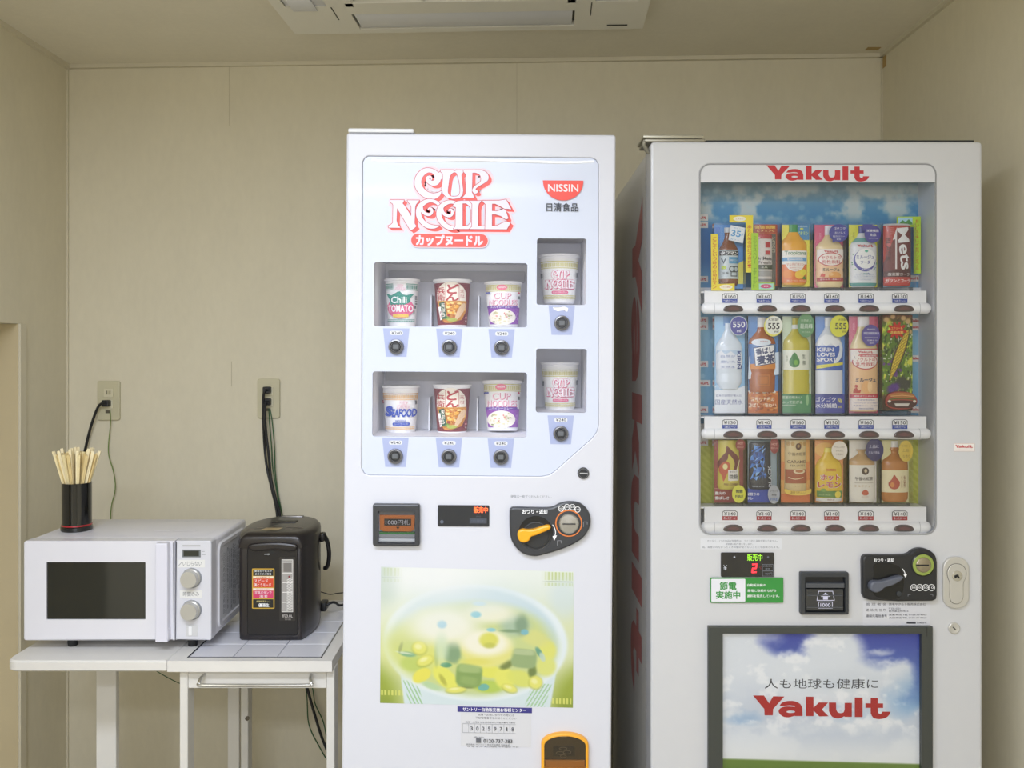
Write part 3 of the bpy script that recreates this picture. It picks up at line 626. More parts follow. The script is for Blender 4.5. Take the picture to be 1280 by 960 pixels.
wg = MB().plate(rrect(X(353, PY0), Z(764, PY0), X(367, PY0), Z(698.5, PY0), 0.001), PY0-0.0065, PY0-0.003, c=0.0005).part('water_gauge', M('a3a09c', 0.2, coat=0.3), K)
g = G(flat(PY0, .0066), base=1); wl_ = M('e9e7e2', .5)
g.frame(353.3, 699, 366.8, 763.7, .8, M('d5d2cc', .4))
g.rect(355.3, 703, 364.9, 714, M('77736f', .3))
for y in (701.5, 715, 727, 739, 751.5): g.rect(354, y, 366, y+.8, wl_)
g.ell(362.5, 720, 1.3, 1.3, M('83343a', .4))
for i in range(19): y = 722+i*2.1; g.line([(359.8, y+2.2), (366.2, y-.8)], .8, wl_)
g.text('約3.0L', 360.5, 768.5, 13, 4.4, M('c9c6c0', .5), .01); g.text('容量', 361, 772.8, 8, 2, M('8c8884', .5)); g.part('gauge_print', wg)
g = G(flat(PY0, .0042), base=1); gd = M('c9a33b', .4)
g.rect(315.7, 710, 343.7, 760.2, gd, 1.2); g.rect(317, 711.3, 342.4, 719.2, BLK); g.rect(317, 719.6, 342.4, 722.4, M('efe3c8', .5)); g.rect(317, 722.6, 342.4, 733.5, M('d2472b', .5)); g.rect(317, 734.6, 342.4, 737.4, M('f0ddd0', .5)); g.rect(317, 737.6, 342.4, 747, M('cf3c6a', .5)); g.rect(317, 748.4, 342.4, 759, BLK)
g.text('優湯生で省エネ', 329.7, 713.2, 22, 2.6, WHT, .01); g.text('まほうびん保温', 329.7, 716.8, 20, 2.6, WHT, .01)
g.text('5つの美味しさ', 329.7, 721, 17, 1.8, RED); g.text('スピード', 327, 725.5, 17, 4, WHT, .02); g.text('沸とうモード', 329, 730.5, 21, 4, WHT, .02)
g.text('広いオープン', 329.7, 736, 17, 1.7, RED); g.text('定温ボタンで', 329.7, 740, 21, 3.6, WHT, .01); g.text('清潔', 330, 744.6, 10, 3.2, WHT, .01)
g.text('沸騰時蒸気レス', 330, 751, 18, 2.3, M('d9c98c', .5)); g.text('優湯生', 330.5, 755.7, 13, 4.4, WHT, .03)
g.ell(341, 689.5, 4, 2, BLK); g.text('ロック解除', 334.5, 692.2, 6, 1.8, WHT)
g.part('feature_sticker', K, 'gold edged sticker with black, orange and pink fields')
def potlid(x, y, l): return (X(x, 2.24), 2.20+(676-y)*0.0042, PB+0.2742+l*EPS)
g = G(potlid, base=3); lb = M('a99368', .3)
lx = lambda x: x
g.fill([(326, 671), (349, 671), (352, 663), (331, 663)], lb); g.rect(308, 666, 318, 668.4, M('6e665e', .4)); g.rect(319, 662, 327, 664, M('6e665e', .4)); g.rect(336, 657, 349, 659.5, M('8a8074', .4)); g.rect(357, 666, 366, 668.2, M('6e665e', .4)); g.rect(355, 660, 374, 661.5, M('6e665e', .4)); g.rect(370, 663, 378, 665, M('6e665e', .4))
g.part('control_display', K)
MB().box(PX-.035, PX+.03, 2.325, 2.352, PB+.272, PB+.2765, bev=.002).part('lid_lever', pbd, K)
MB().box(PX-.03, PX+.03, 2.405, 2.422, PB+.272, PB+.2758, bev=.002).part('lid_hinge', M('8b8886', .3, .5), K)
hx = PX+0.099
MB().tube([(hx-.006, 2.33, PB+.236), (hx+.004, 2.335, PB+.238), (hx+.011, 2.345, PB+.220), (hx+.015, 2.352, PB+.190), (hx+.012, 2.36, PB+.160), (hx+.005, 2.365, PB+.143), (hx-.002, 2.367, PB+.141)], 0.0058, 10).part('carrying_handle', pbd, K)
MB().box(hx-.006, hx+.008, 2.32, 2.348, PB+.222, PB+.245, bev=.004).part('handle_pivot', pbd, K)
cb = thing('power_cord', 'black power cord with magnetic plug at the side of the pot', 'cord', (X(415, 2.42), 2.42, TZ))
MB().box(X(400.5, 2.38), X(409, 2.38), 2.36, 2.40, Z(762, 2.38), Z(751.5, 2.38), bev=.003).part('plug', CORD, cb)
MB().tube([(X(407, 2.38), 2.38, Z(757, 2.38)), (X(414, 2.38), 2.39, Z(754.5, 2.38)), (X(419, 2.4), 2.41, Z(755, 2.4)), (X(424, 2.43), 2.44, Z(758, 2.43)), (X(436, 2.46), 2.48, Z(756, 2.46))], .0036, 8).part('wire', CORD, cb)

# ================================================================== cup noodle vending machine (leans 0.43 degrees)
ND = 1.80; NA = 0.0075; NBZ = 0.003
def nx(px, py=440): return X(px+NA*(py-440), ND)
nX0, nX1 = X(430.9, ND), X(767.9, ND); nTop = Z(168.6, ND); ncx = (nX0+nX1)/2
NM = thing('vending_machine', 'white cup noodle vending machine with eight cups behind windows, left of the drinks machine', 'vending machine', (ncx-HZ*NA, 2.15, NBZ), None, (0, NA, 0), (ncx, 2.15, 0))
def nmap(off=0.0, D=ND): return lambda x, y, l: (X(x+NA*(y-440), ND), D-off-l*EPS, Z(y, ND))
NP = lambda pts: [(X(x, ND), Z(y, ND)) for x, y in pts]      # authored in machine-straight pixels
def nr(x0, y0, x1, y1, r): s = NA*((y0+y1)/2-440); return [(X(x, ND), Z(y, ND)) for x, y in rrect(x0+s, y0, x1+s, y1, r)]
nW = M('cdcfd8', 0.35, coat=0.08, noise=0.008); 
MB().box(nX0+0.004, nX1-0.004, 2.006, 2.52, 0.05, nTop-0.004).part('cabinet', nW, NM)
MB().plate([(nX0+.004, .05), (nX1-.004, .05), (nX1-.004, nTop-.004), (nX0+.004, nTop-.004)], 1.897, 2.006, [nr(463, 318, 663, 413, 1), nr(461, 455, 663, 552, 1), nr(667.5, 287, 737, 385, 1), nr(666.5, 425, 737, 520, 1)]).part('door_frame', nW, NM, smooth=False)
for x in (nX0+.05, nX1-.05):
    for y in (1.95, 2.46): MB().lathe([(0.022, 0), (0.022, .01), (.012, .012), (.012, .055)], 16, (x, y, 0), 'z').part('levelling_foot', M('6a6a6a', .4, .8), NM)
MB().box(nX0+.02, nX1-.02, 1.93, 1.945, 0.02, 0.05).part('kick_plate', M('5b5c60', .5), NM, smooth=False)
s = NA*(-43)
panel_o = [(453, 205), (455.5, 200), (460, 197.5), (740, 197.5), (745, 200), (748.5, 206), (748.5, 532)]+[(746, 541), (740, 549), (694, 590), (687, 595), (677, 597), (461, 597), (455, 594.5), (451.5, 588)]
panel = [(X(x+NA*(y-440), ND), Z(y, ND)) for x, y in panel_o]
W = [(467, 330, 659, 410.5), (465, 467, 658.5, 548.5), (671, 298.5, 733, 382), (670, 437, 733.5, 517)]
wins = [nr(a, b_, c_, d_, 3.2) for a, b_, c_, d_ in W]
nd = MB().plate(rrect(nX0, 0.055, nX1, nTop, 0.006), ND, 1.895, [panel], c=0.005, hc=0.002).part('door', nW, NM)
PN = M('c8cfe0', 0.3, coat=0.08)
pl = MB().plate(offset(ccw(panel), -0.0006), ND+0.004, ND+0.010, wins).part('display_panel', PN, NM, label='pale blue acrylic panel')
# bright tube modelled in place of the reflected highlight along the acrylic's top
MB().tube([(nx(462), ND+.006, Z(202.5, ND)), (nx(500), ND+.0045, Z(203.5, ND)), (nx(600), ND+.004, Z(201.5, ND)), (nx(700), ND+.0045, Z(203.5, ND)), (nx(741), ND+.006, Z(202, ND))], .0035, 8).part('panel_highlight', M('f2f5fb', .15, coat=.4), pl)
for i, wv in enumerate(wins):
    sheet(offset(ccw(wv), 0.003), ND+0.0112).part('window_pane', glass_mat((1, 1, 1), 1.0), pl, smooth=False)
# display niches behind the windows
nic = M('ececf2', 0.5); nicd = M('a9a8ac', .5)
def niche(x0, y0, x1, y1, D1, parent):
    s = NA*((y0+y1)/2-440); a0, a1, b0, b1 = X(x0+s, ND), X(x1+s, ND), Z(y1, ND), Z(y0, ND); f = ND+0.0125; t = .002; m = MB()
    m.box(a0-t, a1+t, D1, D1+t, b0-t, b1+t); m.box(a0-t, a0, f, D1, b0-t, b1+t); m.box(a1, a1+t, f, D1, b0-t, b1+t); m.box(a0-t, a1+t, f, D1, b0-t, b0); m.box(a0-t, a1+t, f, D1, b1, b1+t)
    return m
for wv in W:
    e = 3 if wv[2]-wv[0] > 100 else 2
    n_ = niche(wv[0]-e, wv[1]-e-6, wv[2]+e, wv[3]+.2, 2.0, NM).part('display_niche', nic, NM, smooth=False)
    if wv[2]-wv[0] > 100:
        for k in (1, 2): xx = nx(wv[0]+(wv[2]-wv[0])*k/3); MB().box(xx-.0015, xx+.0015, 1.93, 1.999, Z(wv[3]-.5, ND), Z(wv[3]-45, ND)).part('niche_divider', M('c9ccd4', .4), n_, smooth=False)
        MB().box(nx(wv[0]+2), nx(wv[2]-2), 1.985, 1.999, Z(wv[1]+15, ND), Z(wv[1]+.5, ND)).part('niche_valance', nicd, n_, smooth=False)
# panel print
rd = M('e4483c', 0.35); rk = M('b83c44', 0.35); fc = M('d6d3e0', 0.35); g = G(nmap(0, ND+.004), base=2)
cup_logo(g, 484.5, 212, 641.5, 292, fc, rd, rk)
g.rect(512.5, 293.2, 611, 311.8, M('dcc6cf', .4), 9.2); g.rect(513.8, 294.4, 609.8, 310.7, rd, 8); g.text('カップヌードル', 561.8, 302.4, 83, 12.6, fc, .055)
g.fill([(678.5, 226.5), (729.3, 226.5)]+ell(704, 228, 25.2, 23.5, 18, 4, 176), rd); g.text('NISSIN', 704, 235.8, 38, 9.5, M('e2dade', .4), .03); g.text('日清食品', 703, 259.8, 39.5, 10.4, M('2c3240', .4), .022)
g.part('panel_lettering', pl, 'red and white lettering and emblem')
plate = M('a2acd0', 0.4); lbw = M('d8dade', 0.5); btnk = M('77777a', 0.3, 0.5); btni = M('26282b', 0.25)
def selector(cx, y0, y1, yp, yb, price=True):
    g = G(nmap(0, ND+.004), base=4)
    g.fill([(cx-16.5, y0), (cx+16.5, y0), (cx+12.8, y1), (cx-12.8, y1)], plate)
    if price:
        g.rect(cx-8, yp-2.6, cx+8.5, yp+2.6, lbw, 2.4); g.text('¥240', cx+.3, yp, 12.6, 3.6, M('3a3f4e', .5), .012)
    else:
        g.fill([(cx-11, yp-2.5), (cx+4, yp-3.2), (cx+8, yp-1.5), (cx+7, yp+3), (cx+2.5, yp+1.2), (cx-5, yp+2.3), (cx-10, yp+.5)], M('fafafa', .5)); g.line([(cx-9, yp-2), (cx, yp-2.6)], .5, M('8d8f96', .5)); g.line([(cx+3, yp+2.2), (cx+6, yp-.8)], .6, M('8d8f96', .5))
    p = g.part('price_plate', pl)
    c = (nx(cx, yb), ND+.004, Z(yb, ND)); k = ND/F
    s_ = MB().lathe([(9.6*k, 0), (9.6*k, .005), (9.0*k, .0075), (7.6*k, .0082), (6.9*k, .0066), (6.6*k, .0045), (0, .0045)], 28, c, 'y').part('selection_button', btnk, pl)
    MB().lathe([(6.2*k, .004), (5.9*k, .0072), (5.2*k, .0082), (0, .0085)], 24, c, 'y').part('button_cap', btni, s_)
    MB().plate([(c[0]+x*k, c[2]+y*k) for x, y in rrect(-3.4, -2.6, 3.4, 2.8, .6)], c[1]-.0092, c[1]-.008, c=.0003).part('button_lamp', M('5d6166', .3), s_)
for cx in (495, 561.5, 627): selector(cx, 413, 448.5, 418.6, 436)
for cx in (494, 561, 626): selector(cx, 550, 586.5, 556, 573)
selector(702.3, 382.5, 419.5, 387.5, 404.8, False); selector(701, 520.5, 556.5, 526, 543)
# lower part of the door
def ncyl(px, py, D, prof, name, mat, par, n=32, label=None): return MB().lathe([(r*ND/F, h) for r, h in prof], n, (nx(px, py), D, Z(py, ND)), 'y').part(name, mat, par, label=label)
def nplate(poly, y0, y1, name, mat, par, c=0.0, holes=(), label=None):
    q = lambda P: [(nx(x, y), Z(y, ND)) for x, y in P]
    return MB().plate(q(poly), y0, y1, [q(h) for h in holes], c=c).part(name, mat, par, label=label)
nk = M('34363a', 0.35)
lk = ncyl(729, 592, ND, [(7.2, 0), (7.2, .004), (6.2, .0055), (0, .0055)], 'door_lock', M('6d6f73', .25, .8), NM)
ncyl(729, 592, ND-.0045, [(5.2, 0), (5.2, .002), (4.8, .0025), (0, .0025)], 'lock_barrel', M('1f2124', .3), lk); nplate([(724.5, 591.2), (734, 591.2), (734, 592.6), (724.5, 592.6)], ND-.0082, ND-.006, 'key_slot', M('b6b8bb', .3, .6), lk)
# bill acceptor
ba = nplate(rrect(467, 631.5, 525.3, 683.5, 2.5), ND-.014, ND+.002, 'bill_acceptor', nk, NM, c=.003, holes=[rrect(473.5, 640, 519.5, 680.5, 1.5)])
nplate(rrect(473, 639.5, 520, 681, 1), ND+.0005, ND+.002, 'slot_recess', M('2a2b2d', .5), ba)
nplate([(475, 646), (519.5, 646), (518, 664), (514, 666), (480, 666), (475.5, 664)], ND-.008, ND, 'orange_insert', M('d9803a', .4), ba, c=.001, label='orange insert')
for y0, y1, cc in ((640.5, 644.5, '5a5c60'), (666.5, 669, '3d7a45'), (669.5, 674, '6d7075'), (675, 678.5, '9fa3a9')): nplate([(474.5, y0), (519, y0), (519, y1), (474.5, y1)], ND-.007, ND, 'guide_strip', M(cc, .3), ba, c=.0005)
g = G(nmap(.0082), base=2); g.rect(481, 650, 514.5, 658.6, M('2f2d2b', .4)); g.text('1000円札', 497.8, 654.3, 30, 6.4, M('d7dadd', .4), .01); g.fill([(495.5, 660), (500.5, 660), (498, 663.4)], M('4a3a28', .5)); g.part('bill_print', ba)
nplate(rrect(472.5, 644.5, 521, 667, 1.5), ND-.0115, ND-.0105, 'clear_cover', glass_mat((.9, .9, .92), .8), ba)
# display
ds = nplate(rrect(547.3, 633.2, 611.6, 659.6, 1.5), ND-.003, ND+.002, 'status_display', M('23272f', .12, coat=.5), NM, c=.0008)
g = G(nmap(.003), base=2); g.ell(552.5, 654, 2.2, 2.2, M('5a6170', .4)); g.rect(587, 649.3, 608.5, 655.7, M('3e4450', .4)); g.text('つり銭切れ', 597.5, 652.5, 17, 3.4, M('565e6d', .4)); g.text('売切', 598, 647, 6, 2, M('49505f', .4)); g.part('display_print', ds)
g = G(nmap(.003), base=3); g.text('販売中', 601, 638.8, 17.5, 7.6, M('ff5a28', .4, emit=2.2), .02); g.part('lit_characters', ds, 'glowing orange characters')
# coin unit
cu_o = spline([(636.8, 640), (638.5, 636), (643, 634.3), (664, 634.6), (688, 634.2), (700, 629), (712, 626.8), (725, 629), (734, 637), (737.8, 648), (736, 660), (728, 672), (714, 681), (698, 687.5), (680, 693), (668, 695.2), (654, 692), (643, 682), (637.5, 668)], 5)
cu = nplate(cu_o, ND-.013, ND+.002, 'coin_unit', nk, NM, c=.004)
ncyl(669.5, 666, ND-.0125, [(21.5, 0), (21.2, .0012), (20, .0008), (0, .0006)], 'lever_dish', M('1c1d1f', .25), cu, 40)
ncyl(669.5, 669, ND-.013, [(17.5, .0), (17, .0014), (15.8, .0016), (15.2, .0004), (0, .0004)], 'dish_ring', M('2b2d30', .25), cu, 40)
lv = [(646.6, 668), (648, 662.5), (653, 660), (660, 660.6), (668, 659.6), (677, 656.5), (684.5, 654.8), (687.6, 656.5), (686.4, 660), (678, 663.8), (669, 667.6), (663.5, 669.5), (661, 674), (655, 676.6), (649.4, 674.6)]
nplate(spline(lv, 4), ND-.026, ND-.014, 'return_lever', M('eda81c', .35), cu, c=.0035, label='orange yellow return lever')
ncyl(710.4, 653.4, ND-.013, [(16.9, 0), (16.6, .0018), (15.3, .0018), (15, .0008), (0, .0008)], 'coin_ring', M('d77a3c', .35), cu, 40, 'orange ring')
ncyl(710.4, 653.4, ND-.0138, [(15.5, 0), (15.4, .0008), (0, .0008)], 'slot_surround', nk, cu, 40)
cs = ncyl(710.4, 653.4, ND-.0138, [(12.6, 0), (12.4, .005), (11, .0072), (0, .0078)], 'coin_slot_plate', M('b9b8b6', .22, .85), cu, 36)
nplate([(702.5, 652.6), (718.5, 652.6), (718.5, 654.2), (702.5, 654.2)], ND-.0225, ND-.019, 'coin_slot', M('3a3836', .4), cs)
g = G(nmap(.0132), base=2); g.text('おつり・返却', 668.3, 639.4, 31, 5.6, M('e8e9ec', .5), .03)
for i, tx in enumerate(('500', '100', '50', '10')):
    cx, cyy = ((701, 635.3), (708.2, 633.3), (715, 633.3), (721.3, 636.2))[i]; g.ring(cx, cyy, 3.7, 3.7, .7, WHT, 18); g.text(tx, cx, cyy, 5, 2, WHT)
g.line(spline([(690.5, 655.5), (693, 660), (694, 665.5), (692.6, 671.5)], 4, False), .9, WHT); g.fill([(690.3, 669.5), (695.8, 668.5), (692.4, 675)], WHT)
for (cx, cyy) in ((731, 654.5), (698.6, 678)): g.line([(cx-2.3, cyy+3), (cx-2.3, cyy-3), (cx+2.3, cyy-3), (cx+2.3, cyy)], .6, GREY)
g.part('coin_unit_print', cu)
g = G(nmap(0), base=2); g.text('硬貨は一枚ずつお入れください。', 664, 622, 51, 3.6, M('7c8088', .5)); g.part('coin_notice', NM)
# stickers and poster (stuck on slightly crooked)
def pmap(x, y, l):       # poster pixels: 55..1240 x 55..915 of a sheet
    u = (x-55)/1185; v = (y-55)/860; return nmap(.0004)(476.3+u*241.0-v*1.2, 711.0+v*170.2+u*4.3, l)
P = Paint(55, 55, 1240, 915, 300, 214, (226, 233, 190))
yy = P.y; xx = P.x
P.mix((240, 246, 240), 1-sst(60, 420, yy)); P.mix((160, 176, 66), sst(.35, 1.1, (np.abs(xx-640)/600)**2*sst(380, 900, yy)*1.3))
P.mix((120, 140, 60), .8*sst(820, 1000, yy+0*xx)*sst(420, 600, np.abs(xx-640)))
for (x0, x1) in ((60, 200), (1040, 1235)):
    inx = ((xx > x0) & (xx < x1)).astype(float); st = (np.mod(xx-60, 21.5) < 11).astype(float)
    a0 = 1-sst(140, 200, xx) if x0 < 500 else sst(1030, 1110, xx)
    for (y0, y1) in ((62, 112), (130, 150)): P.mix((190, 205, 120), .75*inx*(1-st)*((yy > y0) & (yy < y1))*a0); P.mix((225, 235, 205), .7*inx*st*((yy > y0) & (yy < y1))*a0)
    P.mix((130, 150, 110), .5*inx*((yy > 118) & (yy < 125))*a0)
    P.mix((226, 228, 120), .9*inx*st*((yy > 832) & (yy < 866)) if x0 < 500 else .9*inx*st*((yy > 856) & (yy < 892)))
P.blob(1180, 230, 90, 120, (215, 230, 235), .6, .7); P.blob(70, 170, 90, 130, (160, 185, 170), .6, .6)
P.mix((221, 236, 240), sst(0, 14, np.minimum(np.minimum(xx-(150+(yy-560)*.13), (1165-(yy-560)*.16)-xx), yy-560)))
for (xa_, xb_, sl) in ((195, 290, .25), (980, 1110, -.3)):
    inx = sst(0, 8, np.minimum(xx-xa_-(yy-780)*sl, xb_-xx+(yy-780)*sl))*(yy > 770); P.mix((150, 200, 130), .75*inx*(np.mod(xx-(yy-780)*sl*2, 22) < 9))
P.blob(638, 520, 566, 368, (236, 246, 250), .03); P.blob(634, 512, 512, 336, (206, 226, 234), .05); P.blob(634, 555, 500, 296, (208, 220, 150), .12, wob=.05)
B = P.blob
B(330, 560, 260, 170, (222, 228, 130), .5, .9)
for q in [(230, 560, 70, 40, (205, 222, 120), .3, .9, -10), (350, 590, 85, 60, (232, 232, 120), .3, .9, 20), (260, 660, 80, 50, (196, 214, 110), .3, .9, 0), (310, 735, 62, 40, (240, 232, 96), .2, 1, -35), (455, 745, 95, 52, (236, 236, 106), .2, 1, 42), (440, 760, 40, 14, (150, 150, 60), .5, .5, 60), (370, 800, 60, 20, (190, 220, 170), .4, .9, 20), (600, 800, 60, 10, (100, 120, 60), .5, .7, 0), (720, 695, 80, 44, (234, 234, 104), .25, 1, 10), (720, 795, 90, 40, (188, 212, 90), .3, .9, 0), (690, 800, 34, 22, (120, 186, 170), .15, 1, -8), (820, 740, 60, 70, (236, 236, 112), .25, 1, -20), (920, 740, 90, 50, (226, 230, 112), .25, .9, 15), (830, 655, 44, 24, (120, 134, 70), .4, .9, -30), (990, 690, 26, 40, (112, 132, 70), .4, .9, 10), (1080, 560, 56, 66, (232, 232, 120), .3, .95, 0), (1075, 660, 60, 60, (228, 232, 130), .3, .95, -30), (1030, 570, 16, 38, (100, 160, 140), .3, .9, -30), (1050, 600, 16, 30, (200, 220, 200), .3, .9, -20), (225, 603, 48, 16, (100, 165, 140), .35, .9, 5), (200, 595, 50, 6, (225, 240, 230), .35, .9, 8), (460, 665, 34, 16, (96, 160, 120), .25, .95, 0), (500, 580, 56, 66, (140, 170, 130), .35, .85, 0), (400, 600, 14, 70, (170, 190, 110), .5, .7, 0), (180, 560, 10, 34, (110, 120, 80), .5, .7, 15), (1000, 480, 90, 50, (226, 226, 140), .4, .8, 20), (250, 530, 120, 80, (214, 222, 150), .6, .6, 0)]:
    B(*q)
P.box(600, 728, 80, 72, (140, 170, 96), 4); P.box(604, 684, 70, 26, (170, 194, 124), 2, .3); P.box(600, 760, 50, 24, (158, 184, 110), 8, .4, .7)
P.box(937, 612, 78, 60, (158, 181, 126), 4); P.box(935, 572, 66, 18, (186, 202, 152), 3, .3); P.box(500, 596, 44, 54, (136, 168, 128), 12, .3, .8)
for q in ((330, 640, 52, 30, -25), (850, 800, 46, 24, 20), (520, 820, 60, 18, -5), (1010, 760, 40, 40, 30), (295, 560, 44, 40, 10)): B(q[0], q[1]+5, q[2]+5, q[3]+5, (170, 176, 70), .2, .55, q[4]); B(q[0], q[1], q[2], q[3], (238, 236, 120), .25, .95, q[4]); B(q[0]-8, q[1]-6, q[2]*.5, q[3]*.4, (250, 248, 190), .5, .7, q[4])
B(710, 560, 160, 112, (236, 232, 140), .14); B(700, 520, 150, 80, (250, 247, 226), .35); B(720, 500, 60, 46, (226, 224, 104), .3); B(725, 535, 36, 18, (196, 198, 90), .5, .8)
B(640, 640, 90, 20, (232, 226, 110), .5, .8); B(880, 400, 90, 70, (170, 196, 178), .5, .8); B(920, 400, 40, 60, (120, 150, 120), .5, .7); B(940, 445, 24, 18, (130, 190, 200), .3); B(850, 440, 60, 10, (120, 150, 110), .5, .7)
B(450, 420, 200, 110, (250, 248, 232), .5, .95); B(730, 330, 150, 60, (248, 246, 226), .5, .9); B(432, 410, 28, 24, (158, 208, 230), .4); B(640, 342, 32, 20, (140, 205, 220), .35); B(735, 436, 28, 12, (150, 208, 214), .35); B(660, 272, 40, 14, (196, 226, 236), .5)
B(430, 560, 40, 90, (214, 232, 200), .6, .8); B(300, 300, 330, 170, (240, 246, 240), .7, .55); B(640, 210, 420, 90, (222, 236, 242), .7, .5, 0); B(370, 110, 280, 100, (248, 250, 250), .8, .8)
P.k = .87
P.part('soup_poster', pmap, NM, 'pale green poster of a steaming noodle cup')
g = G(nmap(.0002), base=2); nv = M('38357e', .4)
rt = lambda x, y: (x-.003*(y-886), y+.012*(x-571)); g.xf = rt
g.rect(571.8, 884.8, 665, 891.6, nv); g.rect(576, 891.8, 664, 934, M('cacbd0', .5)); g.text('サントリー自動販売機お客様センター', 618, 888.2, 79, 4.8, WHT, .02)
tk = M('55565c', .6)
g.text('故障・お問い合わせの際には', 620, 894.6, 45, 2.8, tk); g.text('下記管理番号をお知らせください', 620, 898.5, 51, 2.8, tk); g.text('故障・お問合せは24時間または音声案内で受付', 613, 904, 62, 2, tk)
for i in range(9): g.line([(578.5+i*7.35, 906), (578.5+i*7.35, 917)], .35, GREY)
g.line([(578.5, 906), (644.6, 906)], .35, GREY); g.line([(578.5, 917), (644.6, 917)], .35, GREY)
for i, c in enumerate('30259718'): g.text(c, 589.5+i*7.35, 911.7, 1.6 if c == '1' else 3.2, 4.8, tk, .01)
g.text('お問い合わせ', 598.5, 922.4, 13, 1.8, tk); g.rect(595.2, 923.8, 601.4, 929.4, M('63656c', .5)); g.text('0120-737-383', 622.5, 926.8, 36, 4.6, M('3c3d42', .5), .02)
g.text('管理会社 サントリー 東日本営業部 電話番号', 610, 931.4, 54, 1.7, tk); g.text('設 置 場 所 受付時間 年中無休 平日', 616, 933.8, 64, 1.7, tk); g.part('service_sticker', NM, 'white sticker with purple header and black numbers')
# coin return cup
cr_o = [(676.4, 975)]+ell(705.8, 929, 29.4, 14, 16, 180, 360)+[(735.2, 975)]
cr = nplate(cr_o, ND-.012, ND+.001, 'coin_return', M('e6a32a', .35), NM, c=.003, holes=[[(680, 972)]+ell(705.8, 930, 25.8, 12, 16, 180, 360)+[(731.6, 972)]], label='amber rim')
nplate([(679.5, 972)]+ell(705.8, 930, 26.4, 12.6, 16, 180, 360)+[(732.2, 972)], ND-.0005, ND+.001, 'return_cavity', M('4c4334', .4), cr)
nplate([(681, 974), (681, 950), (731, 950), (731, 974)], ND-.0045, ND-.001, 'return_lip', M('c98e3d', .35), cr, c=.002); nplate([(680, 974), (680, 958.5), (731.6, 958.5), (731.6, 974)], ND-.008, ND-.002, 'return_ledge', M('f0b233', .35), cr, c=.002)
g = G(nmap(.0006), base=2); g.rect(691.5, 933, 718.5, 946, M('2c2a27', .4)); gg = M('7c776d', .4); g.ring(704, 936.5, 5, 2, .6, gg); g.ring(709, 941, 5, 2.4, .6, gg); g.ring(700, 942, 5, 2.2, .6, gg); g.ring(704, 946, 4, 2, .6, gg); g.line([(700, 921), (708, 921)], 1.6, M('b8b2a4', .4)); g.part('return_print', cr)
nplate(cr_o and [(679.5, 973)]+ell(705.8, 930, 26, 12.4, 16, 180, 360)+[(731.8, 973)], ND-.0105, ND-.0095, 'clear_flap', glass_mat((.93, .88, .78), 1.0, .08), cr)
td_ = nplate(rrect(470, 1000, 730, 1110, 8), ND-.006, ND+.002, 'product_door', M('c9ccd2', .3), NM, c=.003); nplate(rrect(478, 1008, 722, 1102, 6), ND-.010, ND-.006, 'door_flap', M('3c3f45', .2), td_, c=.002)
# hinge cover on top
MB().box(X(432.5, ND), X(515, ND), ND+.002, ND+.075, nTop+.001, nTop+.010, bev=.003).part('hinge_cover', M('dfe1e4', .3), NM); MB().box(X(435, ND), X(512, ND), ND+.006, ND+.07, nTop-.001, nTop+.002).part('hinge_shim', M('4c4e52', .5), NM, smooth=False)
# ------------------------------------------------------------------ noodle cups
pink = M('e07a9a', .5); pinkd = M('c84e78', .5); gold = M('c9c06a', .5); wc = M('eeeef0', .45)
def noodle_cup(x0, x1, y0, y1, label, design, sleeve='f0f0f0', tilt=0, lid='e9e9ea', D=1.885, group='noodle cups'):
    R = (x1-x0)/2*D/F; Hh = (y1-y0)*D/F; cx = X((x0+x1)/2, D); yc = D+R; zb = Z(y1, D)
    c = thing('noodle_cup', label, 'noodle cup', (cx, yc, zb), None, (math.radians(tilt), 0, 0)); b0, b1 = R*0.74, R*0.93
    prof = [(b0*.9, 0), (b0, .002), (b0+(b1-b0)*.06, Hh*.06), (b1, Hh*.93), (b1, Hh*.945), (R, Hh*.955), (R*1.005, Hh*.975), (R, Hh*.995)]
    MB().lathe([(0, 0)]+prof, 40, (cx, yc, zb)).part('cup', wc, c)
    MB().lathe([(R*.99, Hh*.990), (R*1.0, Hh*.998), (R*.96, Hh), (0, Hh*1.004)], 40, (cx, yc, zb)).part('lid', M(lid, .4), c)
    ps = [(b0+(b1-b0)*t, Hh*t*.93) for t in (.055, .3, .6, .985)]
    MB().lathe([(r+.0004, z) for r, z in ps], 40, (cx, yc, zb)).part('sleeve', M(sleeve, .45), c, fix=False)
    def mp(x, y, l):        # x -23..23 at the rim, y 0..62 downwards
        z = Hh*(1-y/62); r = b0+(b1-b0)*min(1, max(0, z/(Hh*.93)))+.0009+l*EPS; xx = max(-r*.985, min(r*.985, x/23*R)); return (cx+xx, yc-math.sqrt(r*r-xx*xx), zb+z)
    g = G(mp, 1.3, base=0, ystep=3.0); design(g); g.part('printed_sleeve_artwork', c); return c
def band(g, y0, y1, m, xs=((-21, 21),)):
    g.L += 1
    for a, b_ in xs:
        x = a
        while x < b_: g.rect(x, y0, min(x+.85, b_), y1, m); g.L -= 1; x += 1.45
    g.L += 1
